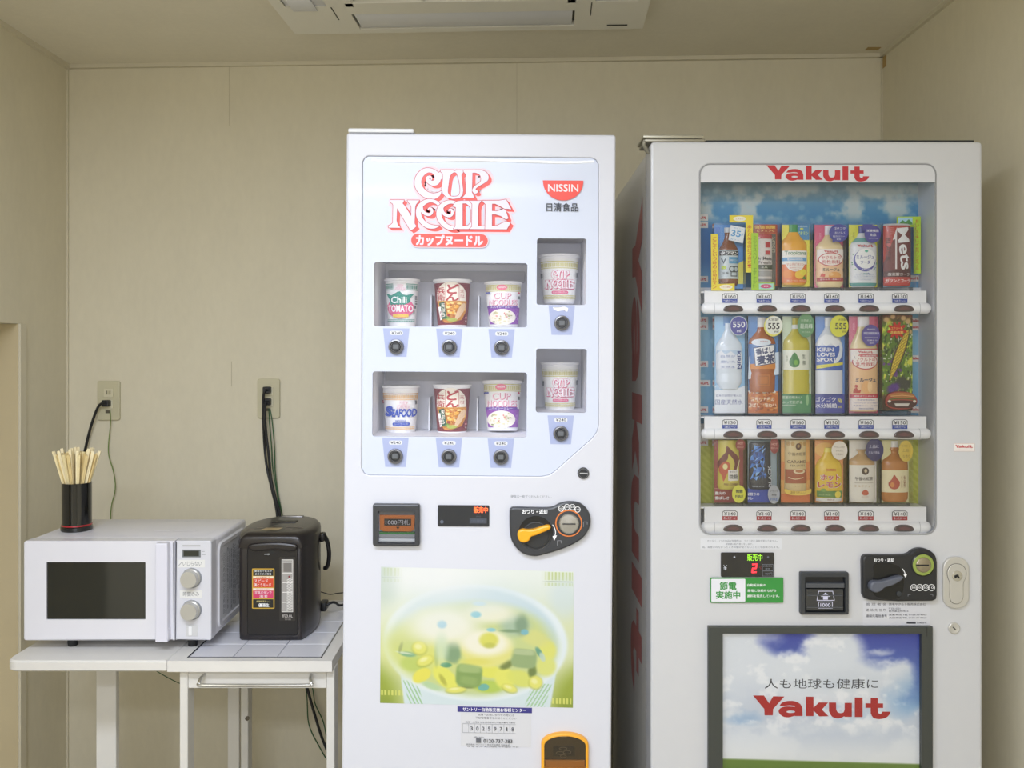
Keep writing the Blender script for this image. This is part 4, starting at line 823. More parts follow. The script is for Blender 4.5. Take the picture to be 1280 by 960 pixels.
def d_chili(g):
    gr_ = M('2c8c7c', .5); band(g, 8.5, 13.2, gr_, ((-20, -9), (7.5, 21))); g.rect(-20, 14, -9, 14.9, gr_); g.rect(7.5, 14, 21, 14.9, gr_); g.rect(-20, 6.9, -9, 7.7, gr_); g.rect(7.5, 6.9, 21, 7.7, gr_)
    cup_logo(g, -7, 7.6, 6.5, 15.4, wc, M('e69ab0', .5), M('e69ab0', .5), True)
    g.ell(0, 37.5, 16.8, 13.4, M('d9638e', .5)); g.fill([(-18.5, 19), (-11, 21.5), (-8, 20), (-3, 17.2), (0, 16.6), (3.5, 20.5), (8, 21.5), (17.5, 19), (12, 26), (13, 30), (5, 34), (-13, 34), (-13.5, 27)], gr_)
    g.text('Chili', -1.5, 27.4, 22.5, 9.6, gr_, .12); g.text('Chili', -1.5, 27.4, 20, 8.4, WHT, .05); g.text('TOMATO', 0, 38.3, 34, 10.4, M('e05a86', .5), .13); g.text('TOMATO', 0, 38.3, 32, 8.8, WHT, .055)
    g.rect(-9.5, 45.2, 10.5, 49.3, M('e6c35a', .5), 1.2); band(g, 53.4, 55.2, gr_, ((-17, 17.5),)); g.rect(-17, 52, 17.5, 52.6, gr_); g.rect(17.3, 34, 19, 38, M('555a60', .5)); g.ell(16.8, 42, .9, 3, M('888d90', .5))
    for i in range(4): g.rect(18.2, 22+i*3, 20.2, 24+i*3, M('6d7276', .5))
def d_don(g):
    cr_ = M('ece3d6', .5); rd_ = M('b03038', .5); x0, x1 = -17, 16.5
    g.fill(ell(-.3, 19, 16.8, 15, 24, 180, 360)+[(x1, 28.5), (x0, 28.5)], cr_)
    for x in (-6.4, 9.2): g.line([(x, 6), (x, 28.5)], .5, rd_)
    g.line([(x0, 18), (-7, 18)], .4, rd_); g.line([(x0, 28.5), (x1, 28.5)], .8, M('d3a24a', .5))
    g.text('ど', 2, 13.2, 13, 11.5, rd_, .05); g.text('ん', 1.2, 24, 14.5, 8, rd_, .05); g.text('兵', -12, 15, 9, 7.5, rd_, .03); g.text('衛', -12, 24, 9.5, 8, rd_, .02); g.text('天', 12.6, 16, 5, 4.5, rd_); g.text('そば', 12.6, 22, 5, 4.5, rd_)
    g.fill([(x0, 29), (x1+1, 29), (x1, 42), (12, 52), (0, 56.5), (-8, 56), (-13, 50)], M('d08a34', .5))
    r_ = random.Random(3)
    for i in range(46):
        x = r_.uniform(-8, 14); y = r_.uniform(31, 50); 
        if x*x/230+(y-38)**2/220 < 1: g.ell(x, y, r_.uniform(1, 3), r_.uniform(.8, 2.2), M(r_.choice(('e8a63a', 'f0c35c', 'b96a22', 'dd9530', 'f4d68a')), .5), 8)
    g.fill(spline([(11, 34), (15.5, 31), (16, 38), (9, 50), (4, 53), (6, 44)], 3), M('d9b892', .5)); g.ell(-6, 50, 4, 2, M('7e9a3a', .5)); g.ell(1, 52.5, 6, 2.2, M('a9b04a', .5)); g.ell(-3, 46.5, 2, 1.6, M('a03026', .5), 10)
    g.fill([(-14.5, 31), (-8.2, 29.5), (-5, 50), (-11, 52)], M('2e5b40', .5)); g.fill([(-15.5, 36), (-12.5, 35.5), (-10.5, 52), (-13, 53)], M('f2efe8', .5)); g.vtext('天ぷら', -9.5, 31.5, 49, 4.6, cr_, .03); g.vtext('そば', -12.6, 41, 51, 3, M('8a2430', .5), .02)
    g.ell(16.8, 49.5, 1.2, 1.2, M('d08a8a', .5)); g.text('東', 16.6, 54, 2, 2, cr_)
def d_noodles(g):
    pu = M('8b4aa8', .5); band(g, 6.8, 12, gold); g.rect(-21, 5, 21, 5.9, gold); g.rect(-21, 13, 21, 13.8, gold); g.ell(-1.5, 8.6, 6.3, 3.8, M('e4788e', .5)); g.text('NISSIN', -1.5, 8.4, 8.4, 2, WHT, .02)
    g.text('CUP', -.8, 19.9, 21, 8.4, pinkd, .05); g.text('CUP', -1.2, 19.5, 20.5, 7.8, M('f6e3ea', .5), .0); g.text('NOODLES', -.1, 28.9, 33.5, 8.4, pinkd, .05); g.text('NOODLES', -.5, 28.5, 33, 7.8, M('f6e3ea', .5), .0)
    g.fill([(-18.8, 35), (19.3, 35), (18, 57.5), (-16, 57.5)], pu); g.rect(-19, 32.8, 17, 36.4, M('6b3f9a', .5), 1); g.text('スパイシーカレー', -2, 34.6, 27, 2.6, WHT, .02)
    g.ell(-1.2, 48, 16, 10.8, M('efe9dc', .5)); r_ = random.Random(5)
    for i in range(40):
        a = r_.uniform(0, 6.28); q = math.sqrt(r_.random()); g.ell(-1.2+14*q*math.cos(a), 48+9*q*math.sin(a), r_.uniform(.6, 1.8), r_.uniform(.5, 1.2), M(r_.choice(('e3d9b0', 'd8cf9e', 'f4efe0', '9aa070', 'd98a86', 'c9c49a')), .5), 8)
    g.rect(-21, 14.5, -15.5, 16.4, M('4a55a0', .5)); g.rect(17.6, 20, 19.8, 24, M('606468', .5)); g.ell(18.6, 15.6, 1.2, 1.2, M('c8506a', .5)); g.vtext('カレー', 16.6, 42, 52, 2.6, M('c9a5da', .5))
def d_plain(g):
    band(g, 11.5, 16.5, gold); g.rect(-21.5, 9.2, 21.5, 10.3, gold); g.rect(-21, 17.4, 21, 18.2, gold)
    cup_logo(g, -16.8, 20.5, 16.8, 44.5, M('f3eef0', .5), M('dd6a8c', .5), M('d65a80', .5), True); g.rect(-9.5, 46.2, 9, 49.8, M('dd6a8c', .5), 1.7); g.text('カップヌードル', -.2, 48, 15.5, 2.4, WHT, .03)
    band(g, 53.4, 55, gold, ((-18, 18),)); g.rect(-18, 51.8, 18, 52.5, gold); g.rect(-18, 55.7, 18, 56.2, gold); g.rect(-21.3, 24, -19.3, 30, M('555a60', .5)); g.rect(18.6, 23, 20.6, 29, M('555a60', .5))
def d_sea(g):
    og = M('e0a845', .5); bl = M('2148b0', .5); band(g, 12, 16.5, og); g.rect(-21, 9.8, 21, 10.9, og); g.rect(-21, 17.3, 21, 18, og)
    cup_logo(g, -2.5, 19, 13, 29.5, wc, M('df8a9e', .5), M('df8a9e', .5), True)
    g.text('S', -12, 32.5, 9.5, 13.5, bl, .07, shear=.12); g.text('EAFOOD', 6, 34.6, 28, 10.6, bl, .08, shear=.1); g.text('NOODLE', 2.5, 44.6, 12.5, 2.6, bl, .03); g.rect(-7.5, 46.8, 12.5, 50.8, bl, 1.6); g.text('シーフード', 2.5, 48.8, 16, 2.6, wc, .02)
    band(g, 54.2, 55.8, og, ((-17.5, 17.5),)); g.rect(-17.5, 52.8, 17.5, 53.4, og); g.rect(-21, 18.6, -19, 23, M('a04048', .5)); g.rect(18.4, 19, 20.2, 24, M('60646a', .5))
for a in ((477, 522.5, 347.5, 409, 'white chili tomato noodle cup with green crown, upper left window', d_chili, 'efeff0'),
          (539, 588.5, 348, 409, 'maroon udon noodle cup in the upper left window, middle cup', d_don, '7c2430'),
          (604.5, 653.5, 351, 409.2, 'white and purple curry noodle cup in the upper left window', d_noodles, 'efeff0'),
          (674.5, 726.5, 316.5, 379, 'white and pink noodle cup alone in the upper right window', d_plain, 'efefec'),
          (473.5, 522.5, 482.5, 543.5, 'white seafood noodle cup with blue lettering, lower left window', d_sea, 'efeff0'),
          (538.5, 588.5, 481, 543.5, 'maroon udon noodle cup in the lower left window, middle cup', d_don, '7c2430'),
          (602, 653.5, 477, 541, 'white and purple curry noodle cup tipped back in the lower window', d_noodles, 'efeff0', -5, 'cfcabb'),
          (676.5, 726, 453, 514.5, 'white and pink noodle cup alone in the lower right window', d_plain, 'efefec')): noodle_cup(*a)
# ================================================================== drinks vending machine
YD = 1.852; yX0, yX1 = X(813.5, YD), X(1228, YD); yT = Z(177, YD)
YM_ = thing('vending_machine', 'off white drinks vending machine with three shelves of drinks, at the right', 'vending machine', ((yX0+yX1)/2, 2.2, 0))
yW = M('c6c7ca', 0.35, coat=0.1, noise=0.012); yS = M('dddcd5', 0.35, noise=0.02)
def yp(pts, D=YD): return [(X(x, D), Z(y, D)) for x, y in pts]
def yplate(pts, y0, y1, name, mat, par=None, c=0.0, holes=(), label=None, hc=0.0): return MB().plate(yp(pts), y0, y1, [yp(h) for h in holes], c=c, hc=hc).part(name, mat, par or YM_, label=label)
def ycyl(px, py, D, prof, name, mat, par=None, n=32, label=None): return MB().lathe([(r*YD/F, h) for r, h in prof], n, (X(px, YD), D, Z(py, YD)), 'y').part(name, mat, par or YM_, label=label)
ymap = lambda off=0.0, D=YD: (lambda x, y, l: (X(x, YD), D-off-l*EPS, Z(y, YD)))
MB().plate(rrect(yX0+.003, 0.06, yX1-.003, yT-.006, .005), 1.932, 2.57, [rrect(X(874, YD), Z(668, YD), X(1170, YD), Z(205, YD), .01)] if False else []).part('cabinet', yS, YM_)
MB().box(yX0-.0005, yX0+.004, 1.915, 1.921, 0.06, yT-.003).part('door_seam', M('8d8c86', .5), YM_, smooth=False)
MB().box(yX0+.02, yX1-.02, 1.90, 1.915, 0.01, 0.06).part('kick_plate', M('55565a', .5), YM_, smooth=False)
for x in (yX0+.06, yX1-.06):
    for y in (1.98, 2.5): MB().lathe([(0.022, 0), (0.022, .01), (.012, .012), (.012, .062)], 16, (x, y, 0), 'z').part('levelling_foot', M('6a6a6a', .4, .8), YM_)
win = rrect(874.8, 205, 1170, 668, 13, 6); winP = [(x, y) for x, y in win]
dY = MB().plate(rrect(yX0, 0.06, yX1, yT, (.003, .008, .008, .003)), YD, 1.914, [yp(win)], c=.005, hc=.003).part('door', yW, YM_)
fr_o = rrect(874.2, 204.4, 1170.6, 668.6, 13.6, 6)
MB().plate([(x, z) for x, z in yp(fr_o)], YD-.0008, YD+.004, [yp(rrect(875.6, 205.8, 1169.2, 667.2, 12.6, 6))]).part('window_gasket', M('8f9092', .4), dY)
# interior lining: side walls, floor, top
DB = 1.931; m = MB()
x0, x1, z0, z1 = X(874.8, YD)+.0006, X(1170, YD)-.0006, Z(668, YD)+.0006, Z(205, YD)-.0006; f = YD+.0042
m.box(x1-.001, x1, f, DB, z0, z1); m.box(x0, x0+.001, f, DB, z0, z1); m.box(x0, x1, f, DB, z0, z0+.001); m.box(x0, x1, f, DB, z1-.001, z1)
m.part('window_lining', M('eeeef0', .4), dY, smooth=False)
# back sheets (printed bokeh, blue water, green for the hot drinks)
def bmap(x, y, l): return (X(x, DB-.002), DB-.002-l*EPS, Z(y, DB-.002))
P = Paint(862, 224, 1151, 372, 260, 134, (66, 138, 186)); xx, yy = P.x, P.y; nz_ = fbm(xx/26, yy/26, 3)
P.mix((146, 170, 182), 1-sst(236, 276, yy+14*nz_)); P.mix((206, 212, 208), .85*sst(.38, .6, nz_)*(1-sst(264, 286, yy))*sst(226, 236, yy)); P.mix((58, 120, 186), sst(276, 296, yy+8*nz_)*.85)
P.mix((120, 178, 212), .7*sst(322, 350, yy))
r_ = np.random.RandomState(4)
for i in range(70):
    cx, cy_ = r_.uniform(870, 1150), r_.uniform(232, 302); P.blob(cx, cy_, r_.uniform(2.0, 4.8), 0, (172, 204, 214), .25, r_.uniform(.15, .55)) if False else P.blob(cx, cy_, *(lambda q: (q, q))(r_.uniform(2.0, 4.6)), (176, 206, 214), .3, r_.uniform(.12, .5)*(1.1-(cy_-232)/90))
P.part('back_sheet', bmap, dY, 'blue sheet with pale out of focus lights')
P = Paint(862, 372, 1151, 548, 150, 90, (112, 168, 200)); xx, yy = P.x, P.y; P.mix((160, 202, 220), .8*fbm(xx/18, yy/18, 9)); P.mix((70, 136, 190), .6*sst(490, 530, yy))
for i in range(40): P.blob(r_.uniform(870, 1150), r_.uniform(380, 540), 3.5, 3.5, (190, 222, 236), .4, .5)
P.part('back_sheet', bmap, dY, 'light blue sheet behind the middle shelf')
P = Paint(862, 548, 1151, 642, 90, 40, (182, 186, 78)); xx, yy = P.x, P.y; P.mix((206, 208, 110), .6*(np.mod(xx-yy, 9) < 4)); P.part('back_sheet', bmap, dY, 'yellow green sheet behind the lowest shelf')
MB().box(X(862, DB), X(1160, DB), DB-.006, DB-.001, Z(668, DB)-.01, Z(636, DB)).part('lower_backing', M('e3e5ea', .4), dY, smooth=False)
for D_, ys in ((1.93, (366, 535)),): 
    for y in ys: MB().box(X(862, DB), X(1158, DB), DB-.012, DB-.002, Z(y+14, DB), Z(y-6, DB)).part('shelf_back', M('e8eaee', .4), dY, smooth=False)
g = G(bmap, base=4)
def mini(x, y, w=22, h=8, full=True):
    g.rect(x, y, x+w, y+h, M('dfdcd9', .5)); wordmark(g, x+2, y+2, x+w-2, y+h-2.2, M('c23a3c', .5))
for (x, y) in ((863, 268), (863, 277), (863, 345), (863, 396), (863, 404), (863, 451), (866, 475), (863, 508), (863, 549), (1135, 397), (1135, 405), (1135, 444), (1135, 508), (1128, 344)): mini(x, y)
g.part('small_sign_print', dY, 'small pale signs with red lettering')
# glass and header
sheet(yp(rrect(875.2, 205.4, 1169.6, 667.6, 12.6, 6)), YD+.0045).part('window_pane', glass_mat((1, 1, 1), 1.2), dY, smooth=False)
hd = MB().plate([(X(x, YD), Z(y, YD)) for x, y in rrect(875.8, 205.8, 1169, 660, 12, 6) if y < 226]+[(X(1169, YD), Z(227.8, YD)), (X(875.8, YD), Z(227.8, YD))], YD+.006, YD+.009).part('header_strip', M('dbdcdf', .4), dY, smooth=False) if False else \
     MB().plate(yp([(875.8, 227.8)]+[(875.8+12-12*math.cos(math.radians(a)), 206+12-12*math.sin(math.radians(a))) for a in range(0, 91, 15)]+[(1169-12+12*math.sin(math.radians(a)), 206+12-12*math.cos(math.radians(a))) for a in range(0, 91, 15)]+[(1169, 227.8)]), YD+.0002, YD+.003).part('header_strip', M('cbccd0', .4), dY, smooth=False)
yr = M('b5323a', .45); g = G(ymap(-.0002), base=1); wordmark(g, 958, 206.6, 1086.5, 227, yr); g.part('header_lettering', hd, 'large red lettering')
# shelves: price rail, tube with push buttons, price labels
tub = M('f6f7f9', .25, coat=.3); rail = M('f0f1f4', .35); kb = M('4a3f3e', .2, coat=.4)
for k, (ry0, ry1, ty0_, ty1_, ly, red_) in enumerate(((363.5, 380, 378, 392.5, 367, 0), (520.5, 538, 535.5, 549.5, 524.5, 0), (633.5, 655, 652.3, 667, 638.5, 1))):
    RD = YD+.013
    rl = MB().box(X(880.5, RD), X(1158, RD), RD, RD+.004, Z(ry1, RD), Z(ry0, RD)).part('price_rail', rail, dY, smooth=False)
    MB().box(X(876, RD), X(1158, RD), RD+.004, RD+.05, Z(ry0+2.5, RD), Z(ry0+.5, RD)).part('shelf_deck', rail, rl, smooth=False)
    TD = YD+.0075; cyy = (ty0_+ty1_)/2; rr = (ty1_-ty0_)/2*TD/F; xa_, xb_ = X(876.5, TD), X(1166, TD)
    pr = [(0.0, 0)]+[(rr*math.sin(math.radians(a)), rr*(1-math.cos(math.radians(a)))) for a in (15, 30, 45, 60, 75, 90)]; prof = pr+[(r, xb_-xa_-h) for r, h in pr[::-1]]
    tb = MB(); tb.lathe(prof, 24, (xa_, TD+.008, Z(cyy, TD)), 'x', sx=.75); tb = tb.part('button_bar', tub, dY, ang=50)
    for x in (893, 1150): MB().lathe([(rr+.0002, 0), (rr+.0002, .0008)], 24, (X(x, TD), TD+.008, Z(cyy, TD)), 'x', sx=.75).part('bar_joint', M('a9abb0', .4), tb)
    for i, bx_ in enumerate((916.3, 958.5, 1000.8, 1043.2, 1086, 1129.3)):
        by = cyy+.2; o_ = [(bx_-12.3, by+2.5), (bx_-11, by-1.2), (bx_-6, by-3.7), (bx_, by-4.2), (bx_+6, by-3.7), (bx_+11, by-1.2), (bx_+12.3, by+2.5), (bx_+9, by+4), (bx_, by+4.4), (bx_-9, by+4)]
        b1_ = MB().plate([(X(x, TD), Z(y, TD)) for x, y in spline(o_, 3)], TD-.0045, TD+.006, c=.0015).part('selection_button', kb, tb)
        MB().plate([(X(x, TD), Z(y, TD)) for x, y in spline([(bx_-8, by+.6), (bx_, by-2.2), (bx_+8, by+.6), (bx_, by+2.4)], 3)], TD-.0049, TD-.003, c=.0005).part('button_window', M('5d4444', .15), b1_)
    g = G(lambda x, y, l: (X(x, RD), RD-l*EPS, Z(y, RD)), base=1); pc = M('a93238', .5) if red_ else M('2f49a0', .5)
    for i, lx_ in enumerate((912.3, 955, 997.3, 1039.4, 1082.2, 1124.3)):
        prc = (('160', '160', '150', '140', '140', '130'), ('130', '140', '160', '150', '160', '150'), ('140',)*6)[k][i]
        g.fill([(lx_-9.6, ly+7), (lx_-9.6, ly+1.5), (lx_-7, ly-.3), (lx_+7, ly-.3), (lx_+9.6, ly+1.5), (lx_+9.6, ly+7)], M('43454c', .5)); g.fill([(lx_-8.9, ly+7), (lx_-8.9, ly+2), (lx_-6.5, ly+.4), (lx_+6.5, ly+.4), (lx_+8.9, ly+2), (lx_+8.9, ly+7)], M('eeeeee', .5))
        g.rect(lx_-9.4, ly+6.6, lx_+9.4, ly+11.6, pc); g.text('¥'+prc, lx_, ly+3.7, 14.5, 4.4, M('26272c', .5), .02); g.text('あったか〜い' if red_ else 'つめた〜い', lx_, ly+9.1, 15.5, 3.2, WHT, 0)
    g.part('price_label', rl, 'row of small price labels')
# side lettering down the left flank
def sidem(x, y, l): return (yX0+.003-.0006-l*EPS, 1.985+(y-62)*.168/173, Z(250, 2.03)-(x-40)*1.19/1192)
g = G(sidem, base=1); g.L += 1
for o_, hs in YM: g.fill(o_, M('c97f7a', .4), hs, same=True)
g.part('side_lettering', YM_, 'tall red lettering down the left flank')
# lower front
sk = M('33363a', .35); ykk = M('232427', .3)
def ytext(items, base=2, off=0.0, name='print', par=None, label=None):
    g = G(ymap(off), base=base); items(g); return g.part(name, par or YM_, label)
def it(g):
    g.rect(875.5, 673, 977, 686.5, M('cfd1d6', .5)); tk = M('6d7079', .5)
    g.text('やむなく、1つの商品が時間帯は、ライン別に温度が変わりません。', 928, 676, 88, 2.6, tk); g.text('返却前に貼り替えをします。', 924, 680, 34, 2.4, tk); g.text('尚、返金されなかったときの額が足りないことにも反映されます。', 926, 684, 96, 2.4, tk)
ytext(it, name='notice_strip')
dp = yplate(rrect(900.8, 690.3, 967.2, 720.8, 1.5), YD-.003, YD+.001, 'status_display', M('17181c', .12, coat=.5), c=.0008)
def it(g):
    g.ell(917.5, 696, 1.2, 1.2, M('aab0b8', .4)); g.ell(959.5, 696, 1.2, 1.2, M('5e646c', .4)); g.text('¥', 906, 709, 4.5, 6.5, M('b9bdc6', .4)); tk = M('7b7f88', .4)
    g.frame(952.5, 705, 965.8, 712.5, .4, tk); g.frame(952.5, 713.3, 965.8, 719.5, .4, tk); g.text('釣銭切れ', 959, 707, 11, 2.4, tk); g.text('硬貨', 959, 710.5, 6, 2, tk); g.text('1000円', 960, 716.5, 9, 3, tk)
ytext(it, off=.003, name='display_print', par=dp)
def it(g): g.text('販売中', 943, 696.3, 18.5, 8.6, M('8fd62a', .4, emit=.8), .015)
ytext(it, 3, .003, 'lit_characters', dp, 'glowing green characters')
def it(g):
    r = M('ff2530', .4, emit=2.4); g.line([(940.3, 705), (945.2, 704.6), (944.4, 709.8), (940.4, 710), (939.6, 714.8), (944.6, 714.6)], 1.7, r); g.text('℃', 949.8, 709.5, 2.6, 3, M('8a2028', .4, emit=.4))
ytext(it, 3, .003, 'lit_digit', dp, 'glowing red digit')
def it(g):
    gn = M('348a3c', .4); g.rect(887.3, 721.3, 978.5, 752.8, gn, 1); g.rect(888.6, 723, 931, 751.4, M('dcdde4', .45), 1); g.text('節電', 909.5, 731.8, 20.5, 9.6, gn, .035); g.text('実施中', 909.5, 743, 30, 9.4, gn, .035)
    g.text('自動販売機の', 945, 730.8, 23, 3.4, WHT, .02); g.text('節電に取組みながら', 951.5, 737.6, 35.5, 3.4, WHT, .02); g.text('飲料を販売しています。', 953.5, 744.3, 40, 3.4, WHT, .02)
ytext(it, 3, .0035, 'energy_sticker', None, 'green and white sticker')
ba = yplate(rrect(998.6, 713.8, 1058.8, 766.5, 2), YD-.012, YD+.001, 'bill_acceptor', sk, c=.003, holes=[rrect(1004, 719.5, 1054, 763.5, 1)])
yplate(rrect(1003.5, 719, 1054.5, 764, 1), YD-.001, YD+.001, 'slot_recess', M('1f2022', .5), ba)
yplate([(1005, 727.5), (1053.5, 727.5), (1053.5, 733.5), (1005, 733.5)], YD-.011, YD-.001, 'entry_lip', M('4b4e53', .3), ba, c=.0015)
yplate(rrect(1006, 735, 1052.5, 762, 1), YD-.0085, YD-.001, 'clear_guide', M('2b2d30', .15, coat=.4), ba, c=.001)
for y in (742, 757): yplate([(1007, y), (1051.5, y), (1051.5, y+1.4), (1007, y+1.4)], YD-.0095, YD-.008, 'guide_rib', M('46494e', .3), ba)
def it(g):
    w_ = M('c9c9e0', .4); g.line([(1021.5, 737.6), (1039, 737.6), (1041, 749), (1019.5, 749)], .8, w_, True); g.fill([(1030, 739.2), (1036, 744.4), (1033, 744.4), (1033, 748), (1027, 748), (1027, 744.4), (1024, 744.4)], w_); g.frame(1021.3, 751, 1038.5, 758.6, .8, w_); g.text('1000', 1029.9, 754.8, 12.6, 4.6, w_, .03)
ytext(it, 2, .0086, 'bill_mark', ba)
cu_o = [(1079, 692.5), (1083, 691.9), (1112, 692.2), (1129, 691.8), (1134, 690)]+spline([(1134, 690), (1140, 685.6), (1149, 683.8), (1159, 686.5), (1166, 692.5), (1168.3, 701)], 3, False)[1:]+[(1168.2, 742), (1167, 747.5), (1162, 749.6), (1120, 750), (1084, 748.4), (1078, 746), (1075.9, 741), (1075.3, 700), (1076, 695)]
cu = yplate(cu_o, YD-.013, YD+.001, 'coin_unit', ykk, c=.004)
yplate(spline([(1090, 703), (1110, 702.5), (1122, 708), (1126.5, 720), (1125, 738), (1119, 746), (1105, 747), (1090, 742), (1087.5, 728), (1089, 715)], 4), YD-.0135, YD-.010, 'lever_dish', M('101113', .25), cu, c=.0005)
yplate(spline([(1081.6, 731), (1082.6, 725.5), (1087, 722.8), (1095, 722.6), (1104, 720.4), (1113, 717.6), (1120, 716.6), (1122.8, 718.4), (1119, 722.4), (1109, 728), (1100, 730.6), (1095.5, 734.6), (1089.5, 736.8), (1083.6, 735)], 4), YD-.027, YD-.013, 'return_lever', M('5b5f6b', .35), cu, c=.0035, label='dark grey return lever')
ycyl(1120, 740, YD-.013, [(3.4, 0), (3.2, .002), (0, .003)], 'pivot_screw', M('33363a', .2), cu)
ycyl(1150, 704.2, YD-.0125, [(14.5, 0), (14.4, .002), (13.4, .003), (13.2, .001), (0, .001)], 'collar', M('1b1c1e', .3), cu, 40)
lr = ycyl(1150, 704, YD-.0135, [(13.2, 0), (13.2, .0015), (12.6, .0025), (9.5, .0028), (9.3, .001), (0, .001)], 'lit_ring', M('8c9c4c', .3, emit=.02), cu, 40, 'green translucent ring round the slot')
ycyl(1150, 704, YD-.0145, [(9.3, 0), (9.2, .002), (8, .003), (0, .003)], 'coin_slot_plate', M('a39a86', .2, .85), cu, 32); yplate([(1140.5, 703.2), (1156, 703.2), (1156, 704.8), (1140.5, 704.8)], YD-.0185, YD-.0165, 'coin_slot', BLK, cu)
def it(g):
    g.text('おつり・返却', 1101.5, 698.2, 24.5, 4.4, M('e8e9ec', .5), .03)
    for i, t_ in enumerate(('500', '100', '50', '10')): cx = 1138.6+i*7.3; g.ring(cx, 732.3, 4.2, 4.2, .7, WHT, 20); g.text(t_, cx, 732.3, 5.4, 2.3, WHT)
    g.line(spline([(1124.5, 709), (1127, 713), (1128, 717)], 3, False), .9, WHT); g.fill([(1125.5, 716), (1130, 715.5), (1128.4, 720)], WHT)
    for x, s_ in ((1131.3, 1), (1162, -1)): g.line([(x, 743), (x, 740.8), (x+3*s_, 740.8)], .5, GREY)
ytext(it, 2, .0132, 'coin_unit_print', cu)
def it(g):
    g.rect(1078.5, 751, 1162.5, 781.5, M('cacbd1', .5)); tk = M('3f4048', .5)
    g.text('管 理 者 名', 1095, 755.2, 25, 3.4, tk); g.text('両毛ヤクルト販売株式会社', 1134, 755.2, 46, 3.2, tk); g.text('連 絡 先 住 所', 1095, 762.4, 25.5, 3.4, tk); g.text('〒326-0321', 1118, 760.6, 14.5, 2.2, tk); g.text('栃木県足利市14', 1123, 763.8, 24.5, 2.4, tk)
    g.text('連絡先電話番号', 1095.5, 769.7, 26, 3.6, tk); g.text('営業本店 TEL 0120-30-8961', 1134.5, 768.3, 47, 2.2, tk); g.text('太田支店 TEL 0120-30-8960', 1134.5, 772, 47, 2.2, tk); g.rect(1133, 777, 1144.5, 779.4, tk); g.text('お問合せ', 1152, 778.2, 12, 2, tk)
ytext(it, name='owner_label')
# lock plate
st = M('c6c4be', .3, .4, noise=.03); lp_ = rrect(1177, 695.4, 1209.6, 759.6, 14.5, 6)
lkp = yplate(lp_, YD-.007, YD+.001, 'lock_plate', st, c=.002)
lo = spline([(1193.5, 703.2), (1201, 705.5), (1205.5, 712), (1205.3, 720), (1202.3, 727), (1202, 736), (1201.8, 746), (1198.5, 752), (1193.5, 754), (1187.5, 752), (1184.8, 746), (1184.8, 736), (1184.6, 727), (1182, 720), (1181.8, 712), (1186, 705.5)], 4)
yplate(lo, YD-.0074, YD-.006, 'handle_joint', M('5d5b55', .5), lkp); yplate([((x-1193.5)*.955+1193.5, (y-728.5)*.98+728.5) for x, y in lo], YD-.0088, YD-.006, 'lock_handle', st, lkp, c=.0012)
ycyl(1193.8, 718.6, YD-.0085, [(6.6, 0), (6.5, .0012), (5.6, .0016), (0, .0016)], 'lock_barrel', M('c9c7c0', .2, .85), lkp); yplate([(1190, 718), (1194.5, 716.4), (1196.5, 720.8), (1195, 721.6), (1193.4, 719.5), (1190.5, 721.5)], YD-.0112, YD-.0095, 'keyhole', BLK, lkp)
kl = ycyl(1191.9, 784.8, YD, [(7.2, 0), (7.1, .003), (6, .004), (5.4, .0035), (0, .0035)], 'key_lock', st); yplate([(1189.6, 783.4), (1190.8, 783), (1194, 786.2), (1193, 786.9)], YD-.0045, YD-.003, 'keyhole', BLK, kl)
def it(g): g.rect(1192.2, 554.3, 1218, 564, M('e4e0dc', .5)); wordmark(g, 1194, 556, 1216, 560.2, yr); g.line([(1195, 562.3), (1215, 562.3)], .5, M('d08a84', .5)); g.frame(1192.2, 554.3, 1218, 564, .4, M('c9a8a0', .5))
ytext(it, 3, 0, 'small_sticker', None, 'small pale sticker with red lettering')
# poster in a dark frame
pf = M('3d403c', .45); fo = [(884.2, 780.5), (1162.8, 783), (1164, 1046), (884.2, 1046)]; fi = [(901.5, 789.5), (1149, 790.8), (1149.5, 1034), (901.5, 1034)]
fo = [(884.2, 781.5), (1163, 781.5), (1163, 1046), (884.2, 1046)]; fi = [(901.8, 789.8), (1149, 789.8), (1149, 1034), (901.8, 1034)]
yf = yplate(fo, YD-.012, YD+.001, 'poster_frame', pf, c=.0018, holes=[fi]); yplate([(1155, 781.3), (1155.7, 781.3), (1155.7, 793), (1155, 793)], YD-.0124, YD-.011, 'frame_joint', BLK, yf)
P = Paint(901, 789, 1150, 1035, 300, 260, (226, 231, 238)); xx, yy = P.x, P.y; N = fbm(xx/38, yy/30, 11, 6); N2 = fbm(xx/14, yy/11, 21, 5); w = (N-.5)*34+(N2-.5)*16
def reg(cx, cy_, rx, ry, s_=.35): return 1-sst(1-s_, 1+s_, np.sqrt(((xx-cx+w*.55)/rx)**2+((yy-cy_+w*.55)/ry)**2))
P.mix((196, 206, 222), .55*sst(.42, .7, N)*sst(830, 890, yy)); P.mix((150, 182, 216), .7*reg(930, 898, 22, 7, .7)); P.mix((150, 186, 220), .8*reg(1135, 872, 26, 24, .6)); P.mix((170, 196, 224), .5*reg(1050, 890, 50, 10, .8))
blue = np.maximum(np.maximum(reg(985, 797, 34, 21), reg(1010, 812, 15, 10)), np.maximum(reg(1112, 798, 56, 30), reg(1138, 840, 24, 40)))
cl = np.maximum(reg(1122, 845, 24, 20, .3), reg(1040, 812, 36, 30, .3)); blue = blue*(1-cl)*(1-.75*reg(1098, 813, 13, 4, .9))*(1-.5*reg(962, 795, 14, 9, .8))
sky = np.stack([66+(yy-790)*.75, 76+(yy-790)*1.05, 168+(yy-790)*.5], -1); P.c = P.c*(1-blue[..., None])+sky*blue[..., None]
